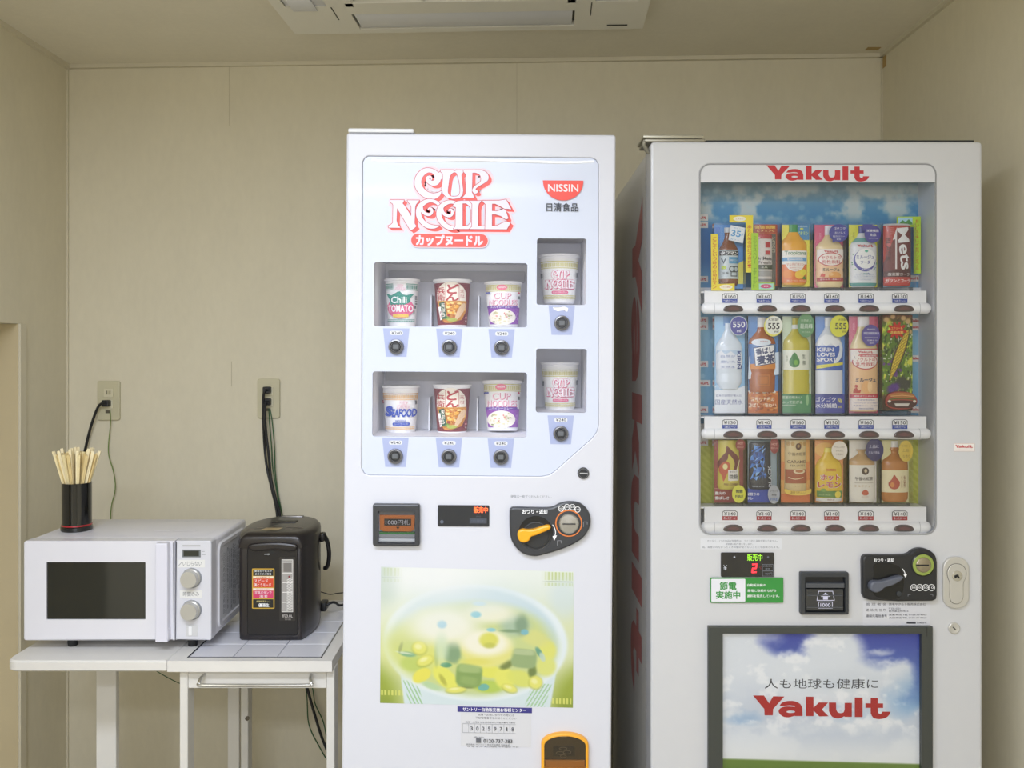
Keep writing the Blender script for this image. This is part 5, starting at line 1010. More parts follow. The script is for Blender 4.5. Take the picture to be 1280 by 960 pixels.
P.mix((250, 251, 253), .6*sst(.5, .72, N2)*(1-blue)*(1-sst(900, 930, yy))); P.mix((205, 212, 222), .35*reg(1085, 850, 60, 12, .9)*(1-blue)); P.mix((236, 238, 240), .7*sst(915, 945, yy))
gy = 947.5+(xx-901)*.028; P.mix((112, 138, 66), sst(-1, 2, yy-gy)); P.mix((84, 116, 44), .8*sst(4, 30, yy-gy+3*N2)); P.mix((60, 92, 30), .6*sst(30, 80, yy-gy))
pst = P.part('sky_poster', ymap(0, YD-.001), yf, 'poster of white clouds in blue sky over grass', rough=.3)
g = G(ymap(.001), base=3); g.text('人も地球も健康に', 1026.5, 854.3, 142, 12.4, M('3a3b42', .5), 0)
g.xf = lambda x, y: (x, y+(x-1027)*.006); wordmark(g, 941, 869.5, 1112.8, 898.2, M('b3302f', .45)); g.part('poster_lettering', yf, 'grey characters above red lettering')
sheet(yp([(900.8, 788.8), (1150, 788.8), (1150, 1035), (900.8, 1035)]), YD-.005).part('poster_cover', glass_mat((.97, .97, .97), .6), yf, smooth=False)
yplate(rrect(930, 1090, 1110, 1180, 6), YD-.008, YD+.001, 'product_door', M('3b3d40', .3), c=.003)
# top of the machine
MB().box(yX0-.012, X(882, YD), YD+.004, YD+.09, yT+.001, yT+.0075, bev=.002).part('top_hinge', M('9c988a', .35, .5), YM_); MB().box(yX0-.016, X(881, YD)-.002, YD+.002, YD+.09, yT+.0085, yT+.0155, bev=.002).part('top_hinge', M('a8a595', .35, .5), YM_)
MB().tube([(yX0-.010, YD+.012, yT+.006), (yX0-.013, YD+.014, yT-.002), (yX0-.008, YD+.016, yT-.012), (yX0-.001, YD+.02, yT-.02)], .0045, 8).part('hinge_bracket', M('8b887b', .35, .5), YM_)
MB().box(X(884, YD), X(1221, YD), YD+.012, 1.93, yT-.001, yT+.0058).part('top_gasket', M('2e3033', .5), YM_, smooth=False)
# ------------------------------------------------------------------ drinks: display dummies
SLV = glass_mat((1, 1, 1), 1.3, .15)
class Drink:
    def __init__(s, x0, x1, y0, y1, label, D=1.893, kind='drink', rot=0, name='drink_bottle'):
        s.x0, s.x1, s.y0, s.y1, s.D = x0, x1, y0, y1, D; cx = X((x0+x1)/2, D); zb = Z(y1+4.6, D)
        s.o = thing(name, label, kind, (cx, D-.005, zb)); s.prof = None; s.cx = (x0+x1)/2
        k = MB(); k.plate([(X(x, D), Z(y, D)) for x, y in rrect(x0+1.5, y1, x1-1.5, y1+4.6, 1)], D-.014, D+.01, c=.002).part('clear_base', glass_mat((.82, .83, .85), 1.2, .1), s.o)
    def card(s, col, inset=0):
        D = s.D; s.cardo = MB().plate([(X(x, D), Z(y, D)) for x, y in rrect(s.x0+inset, s.y0, s.x1-inset, s.y1, 1.2)], D, D+.0015).part('backing_card', M(col, .45), s.o, smooth=False)
    def hw(s, y):
        p = s.prof
        if y < p[0][0] or y > p[-1][0]: return 0
        for (a, u), (b, v) in zip(p, p[1:]):
            if a <= y <= b: return u+(v-u)*((y-a)/(b-a) if b > a else 0)
    def body(s, prof, col, cx=None, name='bottle', depth=.40, rough=.25):
        s.prof = sorted(prof); s.bc = s.cx if cx is None else cx; s.k = depth; return s.relief(s.prof[0][0], s.prof[-1][0], col, name, 0, rough)
    def bulge(s, x, y, extra=0.0):
        r = (s.hw(y) if s.prof else 0)+extra; d = r*r-(x-s.bc)**2 if s.prof else 0; return s.k*math.sqrt(d)*s.D/F if d > 0 else 0.0
    def relief(s, y0, y1, col, name, extra=.25, rough=.3, label=None):
        ys = sorted(set([y0, y1]+[y for y, _ in s.prof if y0 < y < y1]+[y0+(y1-y0)*i/8 for i in range(9)])); n = 16; D = s.D; m = MB(); V = []
        for y in ys:
            r = s.hw(min(max(y, s.prof[0][0]), s.prof[-1][0]))+extra
            for i in range(n+1): a = math.radians(-90+180*i/n); V.append((X(s.bc+r*math.sin(a), D), D-.0003-s.k*r*math.cos(a)*D/F, Z(y, D)))
        k = n+1; Fc = [(j*k+i, j*k+i+1, (j+1)*k+i+1, (j+1)*k+i) for j in range(len(ys)-1) for i in range(n)]+[tuple(range(k)), tuple((len(ys)-1)*k+i for i in range(k))[::-1]]
        m.add(V, Fc); return m.part(name, M(col, rough, coat=.2), s.o, label=label)
    def g(s, base=4, flat_=False):
        D = s.D
        def mp(x, y, l): return (X(x, D), D-.0008-(0 if flat_ else s.bulge(x, y, .3))-l*EPS, Z(y, D))
        return G(mp, None if flat_ else 1.4, base=base, ystep=None if flat_ else 4)
    def front(s, off=.0215, base=1): D = s.D; return G(lambda x, y, l: (X(x, D), D-off-l*EPS, Z(y, D)), base=base)
    def badge(s, cx, cy_, rx, ry, col, draw, name='round_badge'):
        D = s.D; off = .0205; MB().plate([(X(x, D), Z(y, D)) for x, y in ell(cx, cy_, rx, ry, 26)], D-off, D-off+.0006).part(name, M(col, .4), s.o, smooth=False); g = s.front(off+.0001); draw(g); g.part('badge_print', s.o)
    def sleeve(s):
        D = s.D; x0, x1, y0, y1 = s.x0-.3, s.x1+.3, s.y0-.5, s.y1+1; n = 10; V = []; d = .024
        pts = [(x0, 0), (x0, d*.8)]+[(x0+(x1-x0)*i/n, d*.8+d*.2*math.sin(math.pi*i/n)) for i in range(1, n)]+[(x1, d*.8), (x1, 0)]
        for y in (y0, y1): V += [(X(x, D), D-q, Z(y, D)) for x, q in pts]
        k = len(pts); MB().add(V, [(i, i+1, k+i+1, k+i) for i in range(k-1)]).part('clear_sleeve', SLV, s.o, fix=False)
PET = lambda y0, y1, w, cap=6.2, sh=26: [(y0, cap), (y0+8, cap), (y0+8.5, cap+1.2), (y0+10, cap+1.2), (y0+10.5, cap), (y0+13, cap+.6), (y0+sh*.75, w*.82), (y0+sh, w*.97), (y0+sh+4, w), (y1-3, w), (y1-.5, w*.94), (y1, w*.85)]
M0 = M
def M(h, *a, **k):       # display colours lightened, standing in for brighter light and plastic veil inside the window
    r = [int(h[i:i+2], 16) for i in (0, 2, 4)]; return M0('%02x%02x%02x' % tuple(int(v+(255-v)*.04) for v in r), *a, **k)
def c_(h): return M(h, .45)
# ---- top row
d = Drink(890.5, 929, 281, 361.5, 'brown glass bottle of energy tonic with a tilted white price tag, top left'); d.card('3f86cc')
g = d.g(2, True); g.fill([(921, 330), (929, 326), (929, 355), (918, 355)], c_('d3cf5a')); g.rect(892, 284, 900, 310, c_('2f6fc4')); g.part('card_print', d.o)
d.body([(285, 5), (291, 5), (292, 4.6), (298, 5), (304, 7.5), (310, 11), (313, 12), (352, 12.2), (355, 11.6), (357, 10)], '7a3d1c', 910.5, depth=.55); d.relief(284.8, 291, 'c9ccd0', 'cap', .4); d.relief(313, 349, 'c4d2da', 'label')
d.badge(919, 295.5, .1, .1, 'e6edf4', lambda g: (g.fill([(910.5, 283), (928.5, 286.5), (925.5, 305.5), (907.5, 301.5)], M('e3ebf3', .4)), g.text('35', 917, 293.5, 12, 8, c_('4796d2'), .05, rot=9), g.text('%OFF', 924, 295, 4, 3, c_('4796d2')), g.text('ポイント', 920, 287.3, 12, 2, c_('6aa6d8'), rot=9), g.text('カット', 915.5, 301, 11, 2.2, c_('6aa6d8'), rot=9)), 'tag_pin')
g = d.g(5); g.rect(898.6, 314.2, 922.6, 320, c_('2c2f33')); g.text('タフマン', 910.5, 317.1, 21, 4.4, WHT, .04); g.text('V', 903, 327, 6, 6.5, c_('24415a'), .05); g.rect(909.5, 322, 922, 330, c_('3f8fbf')); g.text('栄養ドリンク', 915.8, 326, 11, 2.4, WHT); g.rect(900.5, 333, 906, 337, c_('b7d033')); g.text('滋養', 905, 342, 8, 3, c_('4b5b66'))
ck = c_('2c3a44'); g.ring(913, 337, 3.6, 4, 1.2, ck, 18); g.ring(918.5, 337, 3.6, 4, 1.2, ck, 18); g.frame(912, 340.5, 919.5, 345.6, 1, ck); g.rect(899, 347.4, 922, 348.6, c_('dfe6ea')); g.part('label_print', d.o); d.sleeve()
d = Drink(940, 971.5, 280.5, 358, 'small white and black can behind a lime green strip, second on top shelf'); d.card('b34a2a')
g = d.g(2, True); g.rect(940, 281, 971.5, 291, c_('a8371f')); g.text('強強炭酸', 956, 284, 26, 4, c_('e8c34a'), .03); g.text('ビタミンC', 957, 288.4, 22, 2.8, c_('f1dc8a'), .02); g.rect(963, 293, 969.5, 356, c_('4b4a44')); g.vtext('ゼロカロ', 966.2, 296, 316, 4.5, c_('b9b19a')); g.part('card_print', d.o)
d.body([(293, 9), (294, 11.5), (297, 12), (350, 12), (353, 11), (354, 9)], 'd9d3cf', 953, name='can', depth=.45); d.relief(293, 299, 'b0303a', 'cap')
g = d.g(5); g.rect(955, 303, 961.5, 310, c_('b62a34')); g.rect(955, 314, 961.5, 319, c_('b62a34')); g.text('Dr.Mets', 953.5, 323.5, 20, 4.5, c_('2d2a2c'), .03); g.text('Fresh', 954, 328.6, 16, 3.4, c_('4c4849'), .02); g.rect(941.6, 331.5, 964.4, 337, c_('3f4a36')); g.text('2X', 954, 334.2, 8, 3, c_('d6d8c8')); g.rect(942, 339, 964, 346, c_('9c9a98')); g.rect(942, 349, 964, 352, c_('86827f')); g.part('label_print', d.o); d.sleeve()
d = Drink(974, 1012, 281, 359, 'orange juice bottle with green cap on a yellow card, third on top shelf'); d.card('e9e04a')
g = d.g(2, True); g.rect(996, 281, 1011.5, 300, c_('3a86b8')); g.rect(1000, 285, 1004, 287, c_('cfd94a')); g.text('1日分の', 1003.5, 283, 11, 2, WHT); g.text('ビタミン', 1003.5, 291.5, 13, 4.4, c_('c6e27a'), .03); g.part('card_print', d.o)
d.body([(281.5, 5), (290, 5), (290.5, 6), (292, 6.4), (296, 9), (303, 15.5), (306, 16.6), (352, 16.4), (355, 15), (356.5, 13)], 'eda92c', 991.5); d.relief(281, 290.5, '2f9150', 'cap', .4); d.relief(314, 354, 'e8752e', 'label')
g = d.g(5); g.rect(975.2, 314, 1007.8, 331, c_('f1f0ea')); g.text('Tropicana', 992.5, 317.5, 27, 6.4, c_('2e7a48'), .035); g.rect(976, 322.5, 1007, 327, c_('5aa2d8')); g.text('Essentials', 992, 324.7, 19, 2.8, WHT, .02); g.fill([(979, 328)]+ell(992, 329, 12, 11, 14, 0, 180)+[(979, 328)], c_('f3efe8')); g.text('マルチビタミン', 992, 331.2, 22, 3.6, c_('c2452e'), .02); g.text('1食分のビタミン', 992, 335.3, 15, 2, c_('c2452e')); g.text('CITRUS', 992, 338, 9, 1.6, c_('c2452e'))
g.ell(983, 343, 6.5, 5.5, c_('ee8c2e')); g.ell(997, 344, 6, 5, c_('f3c63a')); g.ell(1002, 341, 4.5, 4, c_('eada3c')); g.fill([(1000, 349), (1004, 345), (1006, 350)], c_('4e8f3a')); g.text('果汁40% 435kJ', 993, 351.5, 24, 2.4, c_('f6d9b8')); g.part('label_print', d.o); d.sleeve()
d = Drink(1014.5, 1053.5, 281, 360, 'cream yogurt drink bottle on pink card with blue speech badge, top shelf'); d.card('d6507c'); g = d.g(2, True); g.rect(1014.8, 300, 1018.5, 358, c_('e58aa4')); g.vtext('無脂肪', 1025, 291, 299, 2.6, c_('eaa8c0')); g.part('card_print', d.o)
bp = [(282.5, 5.5), (294, 5.5), (295, 6), (299, 8), (305, 14), (309, 17), (335, 17), (337, 16.4), (340, 17), (354, 17), (357, 16), (359.5, 14)]
d.body(bp, 'ecd6a4', 1036.5); d.relief(282.3, 294, 'eceaee', 'cap', .3); d.relief(312, 353, 'f0c79a', 'label')
def yk_label(g, cx, y0, w_, s_=1.0, name='ミルージュ'):
    rr_ = c_('c23440'); g.rect(cx-w_, y0, cx+w_, y0+13*s_, c_('f3ece6')); wordmark(g, cx-w_*.55, y0+1.6, cx+w_*.55, y0+4.6, rr_); g.ell(cx, y0+13*s_, w_*.93, 8.6*s_, rr_); g.ell(cx, y0+13*s_, w_*.87, 7.6*s_, c_('f7ece4')); g.text('ヤクルトの', cx, y0+10.6*s_, w_*1.45, 4.2*s_, rr_, .02); g.text('乳性飲料', cx, y0+16*s_, w_*1.4, 4.4*s_, rr_, .02); g.text(name, cx, y0+25.5*s_, w_*1.25, 4, c_('3c4450'), .03)
g = d.g(5); yk_label(g, 1036.5, 312, 16.6); g.ell(1041, 345, 8, 4.6, c_('eba85c')); g.ell(1036, 343.5, 3, 2, c_('f4c487')); g.rect(1020, 347.5, 1053, 352, c_('b23a40')); g.text('エネルギー糖質オフ', 1036, 349.8, 26, 1.8, WHT); g.fill([(1023, 346), (1025, 342), (1029, 344), (1028, 347)], c_('d0483c')); g.part('label_print', d.o)
d.badge(1044, 292.8, 11.8, 11, '3c3f9c', lambda g: (g.fill([(1036, 300), (1036.5, 305), (1042, 302)], c_('3c3f9c')), g.text('ゴクゴク', 1045, 287.3, 14, 3.6, WHT, .02), g.text('おいしく', 1045.5, 292.5, 13, 3, WHT), g.text('低カロリー', 1044, 297, 15, 2.4, WHT), g.text('糖質', 1044, 300.7, 5, 2, WHT)), 'speech_badge'); d.sleeve()
d = Drink(1057, 1096.5, 281, 359.5, 'white bottle with purple ring label on yellow card, fifth on top shelf'); d.card('dfe042'); g = d.g(2, True); g.vtext('炭酸', 1067, 290, 298, 2.6, c_('a9a63a')); g.part('card_print', d.o)
d.body([(283, 5), (291, 5), (292, 6), (297, 8), (303, 14), (308, 17), (354, 17), (357, 16), (359, 14)], 'e3e8ec', 1078.5); d.relief(282.6, 291.5, '3a4aa0', 'cap', .4); d.relief(298, 303.5, '6fb0ae', 'neck_band', .2); d.relief(354, 358, '4f9a98', 'bottom_band', .3)
g = d.g(5); wordmark(g, 1069, 306.3, 1089, 309.8, c_('c23440')); pu = c_('4d4fa6'); g.ell(1078.5, 326, 13.6, 14, pu); g.ell(1079.3, 324, 12.6, 12.6, c_('f2f4f4')); g.ell(1080, 314.7, 2.2, 1.6, c_('52b09a')); g.text('ミルージュ', 1078.8, 322, 22, 4.6, pu, .03); g.text('ソーダ', 1078.8, 328.5, 12, 4.4, pu, .03); g.text('無果汁炭酸', 1080, 337.6, 12, 1.5, WHT)
r_ = random.Random(8)
for i in range(16): q = r_.uniform(0, 6.28); x, y = 1078.5+15.5*math.cos(q), 326+17*math.sin(q); (abs(x-1078.5) < 16.4) and g.ell(x, y, .8, .8, c_(r_.choice(('5cb0b4', '4f9e6e', '6a7ab8'))), 8)
for i, w_ in enumerate((12, 22, 27, 24, 14)): g.text('りんごの果汁入り炭酸飲料'[:4+i*2], 1078.5, 342.3+i*2, w_, 1.3, c_('6a7fb0'))
g.part('label_print', d.o)
d.badge(1086, 294, 10.2, 11, '3b3a9a', lambda g: (g.fill([(1073.5, 282.2), (1086, 282.2), (1080, 291), (1073.5, 289)], c_('3b3a9a')), g.text('栄養機能', 1086, 290, 15, 3.4, WHT, .02), g.text('食品', 1086, 295, 8, 3.4, WHT, .02), g.text('(ビタミンC)', 1087, 299.5, 11, 1.8, WHT))); d.sleeve()
d = Drink(1099.5, 1139.5, 281, 359.5, 'tall red soda can with white slanted lettering, last on the top shelf', name='drink_can'); d.card('8fb2c8', 3)
d.body([(280.6, 15), (282, 17), (284, 17.6), (354, 17.6), (356.5, 16.5), (358, 15.5)], 'b93634', 1120, name='can', depth=.42); d.relief(280.4, 282.6, 'c9cace', 'can_rim', .3)
g = d.g(5); dk = c_('4f2228'); g.fill([(1118, 287), (1137.4, 284), (1137.4, 346), (1102.6, 346), (1102.6, 330)], c_('6e2a30')); g.fill([(1102.6, 340), (1137.4, 336), (1137.4, 347), (1102.6, 347)], dk); g.fill([(1117.5, 285), (1112.6, 301), (1115.5, 300), (1115.5, 337), (1117.6, 337)], c_('e9e4e4')); g.fill([(1102.6, 347), (1137.4, 347), (1137.4, 357), (1102.6, 357)], c_('c23a36'))
g.text('Mets', 1127.5, 311.5, 52, 15, WHT, .02, rot=84); g.text('BLACK', 1107.6, 313, 30, 5.2, c_('33181c'), 0, rot=90)
g.text('強炭酸コーラ', 1120.5, 343.5, 27, 4, c_('efe6e4'), .02, shear=.15); g.text('ガツンとコーラ', 1119.5, 351.5, 30, 4.6, c_('f4e8e4'), .025, shear=.15)
for i in range(6): g.line([(1109, 286+i*1.6), (1114+i*.3, 285.4+i*1.6)], .4, c_('d9807c'))
g.part('label_print', d.o); d.sleeve()
# ---- middle row
d = Drink(891, 931, 395.5, 516, 'clear 550 ml natural water bottle on pale blue card, middle shelf'); d.card('8fc0e4'); g = d.g(2, True); g.fill([(891, 485), (896, 481), (904, 486), (912, 480), (920, 486), (931, 482), (931, 516), (891, 516)], c_('e6edf4')); g.fill([(896, 481), (891, 488), (904, 487)], c_('a9c9e4')); g.rect(904, 395.5, 916, 407, c_('5f93cc')); g.part('card_print', d.o)
d.body([(404, 5), (412, 5), (414, 6), (422, 10), (429, 15), (434, 16.5), (465, 16.2), (467, 15.4), (470, 16.2), (478, 16), (486, 11)], 'dde8f2', 911, rough=.15)
g = d.g(5); g.rect(894.6, 437, 927.4, 461, c_('e4eaf2')); g.fill([(895, 442), (900, 438), (905, 443), (912, 439), (918, 444), (924, 440), (927, 443), (927, 438), (895, 438)], c_('bcd2e8')); ic = c_('6b7fb6')
for i, r in enumerate(('自然が', '磨いた', '天然水')): g.text(r, 908.5, 445.5+i*6.6, 18, 3.4, ic)
g.text('KIRIN', 922.2, 450, 22, 4.6, c_('27408a'), .05, rot=90); g.ell(926, 458.6, 1.2, 2.6, c_('27408a'), 12); g.part('label_print', d.o)
g = d.g(6, True); g.text('日本の自然が育んだ', 911, 494.4, 32, 2.8, c_('3f4f8f')); g.text('国産天然水', 911, 502.5, 34.5, 6.4, c_('3f4f9a'), .01); g.part('card_lettering', d.o)
d.badge(920.3, 407.5, 11, 12, 'dfe4ee', lambda g: (g.ell(920.3, 407.5, 10.3, 11.3, c_('41459c')), g.text('550', 920.5, 406, 15, 7.4, WHT, .03), g.text('ml', 920.5, 413.8, 5, 3.6, WHT, .02))); d.sleeve()
d = Drink(932.3, 972.7, 395.5, 516, 'amber barley tea bottle with tilted white label on blue card, middle shelf'); d.card('3f7fc4'); g = d.g(2, True); g.rect(932.3, 489, 972.7, 516, c_('c7641f')); r_ = random.Random(2)
for i in range(60): g.ell(r_.uniform(934, 971), r_.uniform(490, 514), r_.uniform(1, 3), r_.uniform(.6, 1.6), c_(r_.choice(('d98a3a', 'b0571a', 'e3a45c', '9a4512'))), 8)
g.fill([(936, 445), (972.7, 440), (972.7, 468), (934, 474)], c_('cfe0f0')); g.part('card_print', d.o)
d.body([(397, 5.5), (410, 5.5), (411, 6.5), (413, 6), (418, 10), (424, 15.5), (430, 17), (463, 16.6), (466, 15.6), (470, 16.4), (486, 16), (490, 15)], 'a8561c', 952.5, rough=.15); d.relief(396.8, 409, 'e8e6e2', 'cap', .4); d.relief(430, 461, '3c78be', 'label')
g = d.g(5); g.ell(950, 428, 12, 4.5, c_('dfe9f4')); g.text('KIRIN', 953, 427, 9, 2, c_('b03a3a')); g.fill([(937, 455), (968, 452), (968.6, 461), (936.6, 461)], c_('d9862e')); q = [(940.5, 435), (966, 430.5), (968, 453.5), (942.5, 457.5)]; g.fill(q, c_('f2f2f4')); g.line(q, 1, c_('2e3f6e'), True); nv = c_('26366a'); g.text('香ばし', 954, 438.6, 22, 7.6, nv, .05, rot=-8); g.text('麦茶', 955.5, 449, 22, 10.5, nv, .05, rot=-8); g.rect(945, 468, 960, 482, c_('bf6f2c')); g.frame(947, 470, 958, 480, .8, c_('9a4e18')); g.part('label_print', d.o)
g = d.g(6, True)
for x in (936, 941, 946, 955, 961, 967): g.ell(x, 490, 2.8, 1.8, c_('efe6da'), 10)
g.text('深煎り大麦の', 953, 499, 29, 5.2, c_('f6e3c8'), .03); g.text('香ばしい味わい', 952.5, 506.5, 35, 5.2, c_('f6e3c8'), .03); g.part('card_lettering', d.o)
d.badge(963, 408, 11.5, 12.8, 'e7df5a', lambda g: (g.ell(963.8, 407, 10.8, 11.6, c_('e9ecdf')), g.text('大容量!', 963, 399.8, 13, 3.4, INK, .02), g.text('555', 963.6, 408, 14.5, 7.6, INK, .04), g.text('ml', 967, 414.6, 5, 3, INK, .02))); d.sleeve()
d = Drink(975, 1014, 395.5, 516, 'green tea bottle with green leaf drop on its white label, middle shelf'); d.card('c2d4b4'); g = d.g(2, True); g.rect(975, 492.5, 1014, 516, c_('3f8a58')); g.rect(989, 396, 1000, 407, c_('8fa886')); g.part('card_print', d.o)
d.body([(398, 5), (410, 5), (413, 5.5), (419, 10), (425, 15), (430, 16.5), (462, 16.4), (465, 15.8), (468, 16.4), (478, 16), (480, 16.5), (492, 16.4)], 'c3b62a', 995, rough=.15); d.relief(406, 411, 'e9ece6', 'cap', .3); d.relief(437.5, 462, 'e6ead8', 'label')
g = d.g(5); g.fill(spline([(991, 440.5), (995, 446), (997.4, 452), (995.5, 457.5), (991, 459), (986.4, 457.5), (984.6, 452), (987, 446)], 3), c_('2f7d34')); g.ell(992.5, 453, 2.4, 3.4, c_('6fae3c'), 12); g.text('生', 1002.5, 445.5, 4.5, 5.4, c_('4e5a40')); g.text('茶', 1003, 453.5, 5, 5.4, c_('4e5a40')); g.vtext('自然', 982, 444, 452, 1.8, c_('7e8a6c')); g.part('label_print', d.o)
g = d.g(6, True); g.text('茶葉の味わい', 989.5, 496.7, 25, 3.8, c_('dce9d4'), .02); g.text('ふって広がる', 990, 502.6, 25, 4, c_('dce9d4'), .02); g.text('緑茶飲料', 986, 506.6, 17, 2, c_('dce9d4')); g.ell(1009, 500, 1.8, 7, c_('8fbf86'), 12); g.part('card_lettering', d.o)
d.badge(1003.5, 407, 10.5, 15, '5f9466', lambda g: (g.text('生茶史上', 1003.8, 401, 13, 2.8, c_('cfe0c6')), g.text('最高峰', 1004, 408, 15.5, 6, c_('dceada'), .02), g.text('のうまみ', 1004, 415.3, 10, 2.2, c_('cfe0c6')))); d.sleeve()
d = Drink(1015.7, 1055.7, 395.5, 516, 'white and blue sports drink bottle on a blue card, middle shelf'); d.card('5a8cd6'); g = d.g(2, True); g.rect(1016, 493, 1055.5, 516, c_('333f9c')); g.part('card_print', d.o)
d.body([(397, 5), (408, 5), (410, 5.5), (413, 7), (422, 13), (430, 16.5), (434, 17), (492, 17)], 'e0e4ee', 1036, rough=.2); d.relief(396.8, 408, 'eef0f4', 'cap', .3); d.relief(432, 463, '2b57b4', 'label')
g = d.g(5); g.fill([(1022, 424), (1030, 418), (1040, 420), (1048, 426), (1052, 434), (1046, 431), (1042, 434), (1036, 429), (1030, 433), (1026, 429), (1020.5, 434)], c_('f2f4f8')); g.fill(spline([(1047, 428), (1052, 434), (1050, 446), (1044, 453), (1039, 454), (1044, 446), (1047, 438)], 3), c_('dfe8f4'))
for i, t_ in enumerate(('KIRIN', 'LOVES', 'SPORTS')): g.text(t_, (1029.5, 1030.5, 1033)[i], 437+i*6.2, (19, 21, 26.5)[i], 4.8, WHT, .045)
g.fill([(1019.4, 456.5), (1052.8, 452.5), (1052.8, 455.6), (1019.4, 461)], c_('e3dc4c')); g.text('サイクルチャージ', 1033, 457.6, 18, 1.8, c_('3f4a80'), rot=-5); g.part('label_print', d.o)
g = d.g(6, True); g.text('ゴクゴク', 1032, 499, 25, 5.6, WHT, .02); g.text('水分補給', 1032.5, 507, 27, 6, WHT, .02); g.text('Na', 1049.6, 500.4, 5.4, 6.4, c_('e3d94a'), .04); g.text('配合', 1049.6, 508.5, 5.4, 3, c_('e3d94a')); g.part('card_lettering', d.o)
d.badge(1044.5, 408, 11.5, 13.5, 'dcdc3e', lambda g: (g.text('大容量', 1048, 400, 9, 3, INK, .015), g.text('555', 1046.5, 408, 14, 7.4, c_('3a3f30'), .04), g.text('ml', 1051, 414.4, 4.5, 3, INK))); d.sleeve()
d = Drink(1057, 1097, 395.5, 516, 'tall cream yogurt drink bottle on pink card with purple badge, middle shelf'); d.card('d25f80'); g = d.g(2, True); g.rect(1093, 396, 1097, 516, c_('c04668')); g.vtext('無脂肪', 1067, 404, 413, 2.6, c_('eaa8c0')); g.part('card_print', d.o)
d.body([(395.8, 7), (408, 7), (410, 7.6), (416, 9), (424, 13), (434, 17), (438, 17.6), (510, 17.6), (514, 16.6)], 'ead9a6', 1079); d.relief(395.8, 408.5, 'f0eef0', 'cap', .3); d.relief(435.5, 514, 'ecc08e', 'label')
g = d.g(5); g.rect(1061.2, 435.8, 1096.8, 436.8, c_('c23440')); yk_label(g, 1079, 437, 17, 1.15, ''); g.rect(1072, 443, 1096.6, 446, c_('d06a70')); g.text('乳酸菌飲料', 1084, 444.6, 18, 1.8, WHT); g.ell(1066.5, 446.5, 4.2, 4.2, c_('f6efe6')); g.text('L', 1066.5, 446.5, 1.6, 3, c_('6c5a8a')); g.text('ミルージュ', 1079.5, 474.6, 25, 4.8, c_('3a3f60'), .035)
g.ell(1080, 484, 6, 8, c_('f0b878')); g.ell(1084, 483, 3, 7, c_('f6cf98')); g.fill([(1064, 491), (1065, 486), (1068, 484), (1070, 488), (1073, 487), (1072, 491)], c_('c0402e')); g.ell(1067.6, 482.5, 1.8, 1.8, c_('c0402e'), 12); g.rect(1061.2, 492.6, 1096.8, 497, c_('c8384a')); g.text('糖質オフエネルギー', 1079, 494.8, 28, 2.2, WHT); g.rect(1061.2, 497, 1096.8, 512.6, c_('efe3dc'))
for i, t_ in enumerate(('特定保健用食品', 'さわやかなヨーグルト風味の', '乳酸菌でつくった飲料', '種類別乳製品乳酸菌')): g.text(t_, 1079.5, 499.5+i*3.6, (22, 30, 30, 18)[i], 2, c_('6a6fa8'))
g.part('label_print', d.o)
d.badge(1083.8, 419.5, 11.4, 13.3, '4a3f96', lambda g: (g.rect(1074, 415, 1094, 419, c_('5a50a6')), g.text('特定保健用食品', 1084.3, 416.8, 19, 3, WHT, .015), g.text('糖の吸収を', 1084, 411.8, 10, 1.6, WHT), g.text('おだやかにする', 1084, 422.2, 16, 1.7, WHT), g.text('効果あり', 1085, 425.6, 12, 1.8, WHT), g.text('難消化', 1085, 429, 6, 1.4, WHT))); d.sleeve()
d = Drink(1098.5, 1137, 393.5, 513.5, 'busy green and yellow illustrated drink pack, last on the middle shelf', name='drink_pack')
MB().plate([(X(x, d.D), Z(y, d.D)) for x, y in rrect(1099, 393.5, 1136.5, 513, 1.2)], d.D-.016, d.D, c=.004).part('pack', M('4a5f28', .4), d.o)
P = Paint(1099.2, 394, 1136.3, 512.5, 90, 260, (92, 124, 46)); xx, yy = P.x, P.y; n1 = fbm(xx/5+(yy)/14, yy/9-xx/11, 31, 5); n2 = fbm(xx/2.2, yy/5, 41, 4)
P.mix((150, 178, 60), sst(.5, .6, n1)); P.mix((52, 66, 34), sst(.58, .64, n2)*.9); P.mix((226, 224, 90), .9*sst(.62, .68, n1)); P.mix((110, 60, 150), .85*sst(.60, .66, fbm(xx/6, yy/7, 51, 3))*sst(430, 450, yy)); P.mix((225, 225, 210), .8*sst(.63, .67, fbm(xx/3, yy/4, 61, 3)))
P.mix((96, 50, 40), (1-sst(396, 412, yy+6*n1)));
for (x, y) in ((1104, 400), (1112, 396), (1131, 402), (1133, 415), (1125, 398)): P.blob(x, y, 3, 3, (206, 170, 120), .4, .9)
t_ = (yy-412)/60; ax = 1131-(yy-412)*.36; ww = 5.2*np.sin(np.pi*np.clip(t_*.93+.04, 0, 1))+1.2; ins = ((t_ > 0) & (t_ < 1.08)).astype(float)*(1-sst(.9, 1.1, np.abs(xx-ax)/ww)); P.mix((60, 44, 50), ins); ins2 = ((t_ > .02) & (t_ < 1.05)).astype(float)*(1-sst(.7, .85, np.abs(xx-ax)/ww)); P.mix((222, 200, 70), ins2); P.mix((150, 116, 36), ins2*(np.mod(yy+xx*.8, 3.4) < .9)); P.mix((150, 116, 36), ins2*(np.mod(xx-ax+20, 3) < .6))
P.blob(1124, 479, 9, 8, (70, 72, 62), .3, 1, wob=1.2); P.blob(1112, 485, 8, 5, (96, 56, 150), .4, .9, -30, .6)
P.mix((70, 40, 36), sst(490, 496, yy)*.8)
ang = np.arctan2(yy-413, xx-1117); rad = np.hypot(xx-1117, (yy-413)*1.15); P.mix((196, 40, 34), 1-sst(-.8, .8, rad-(10+2.4*np.sign(np.sin(ang*9))*np.abs(np.sin(ang*9)))))
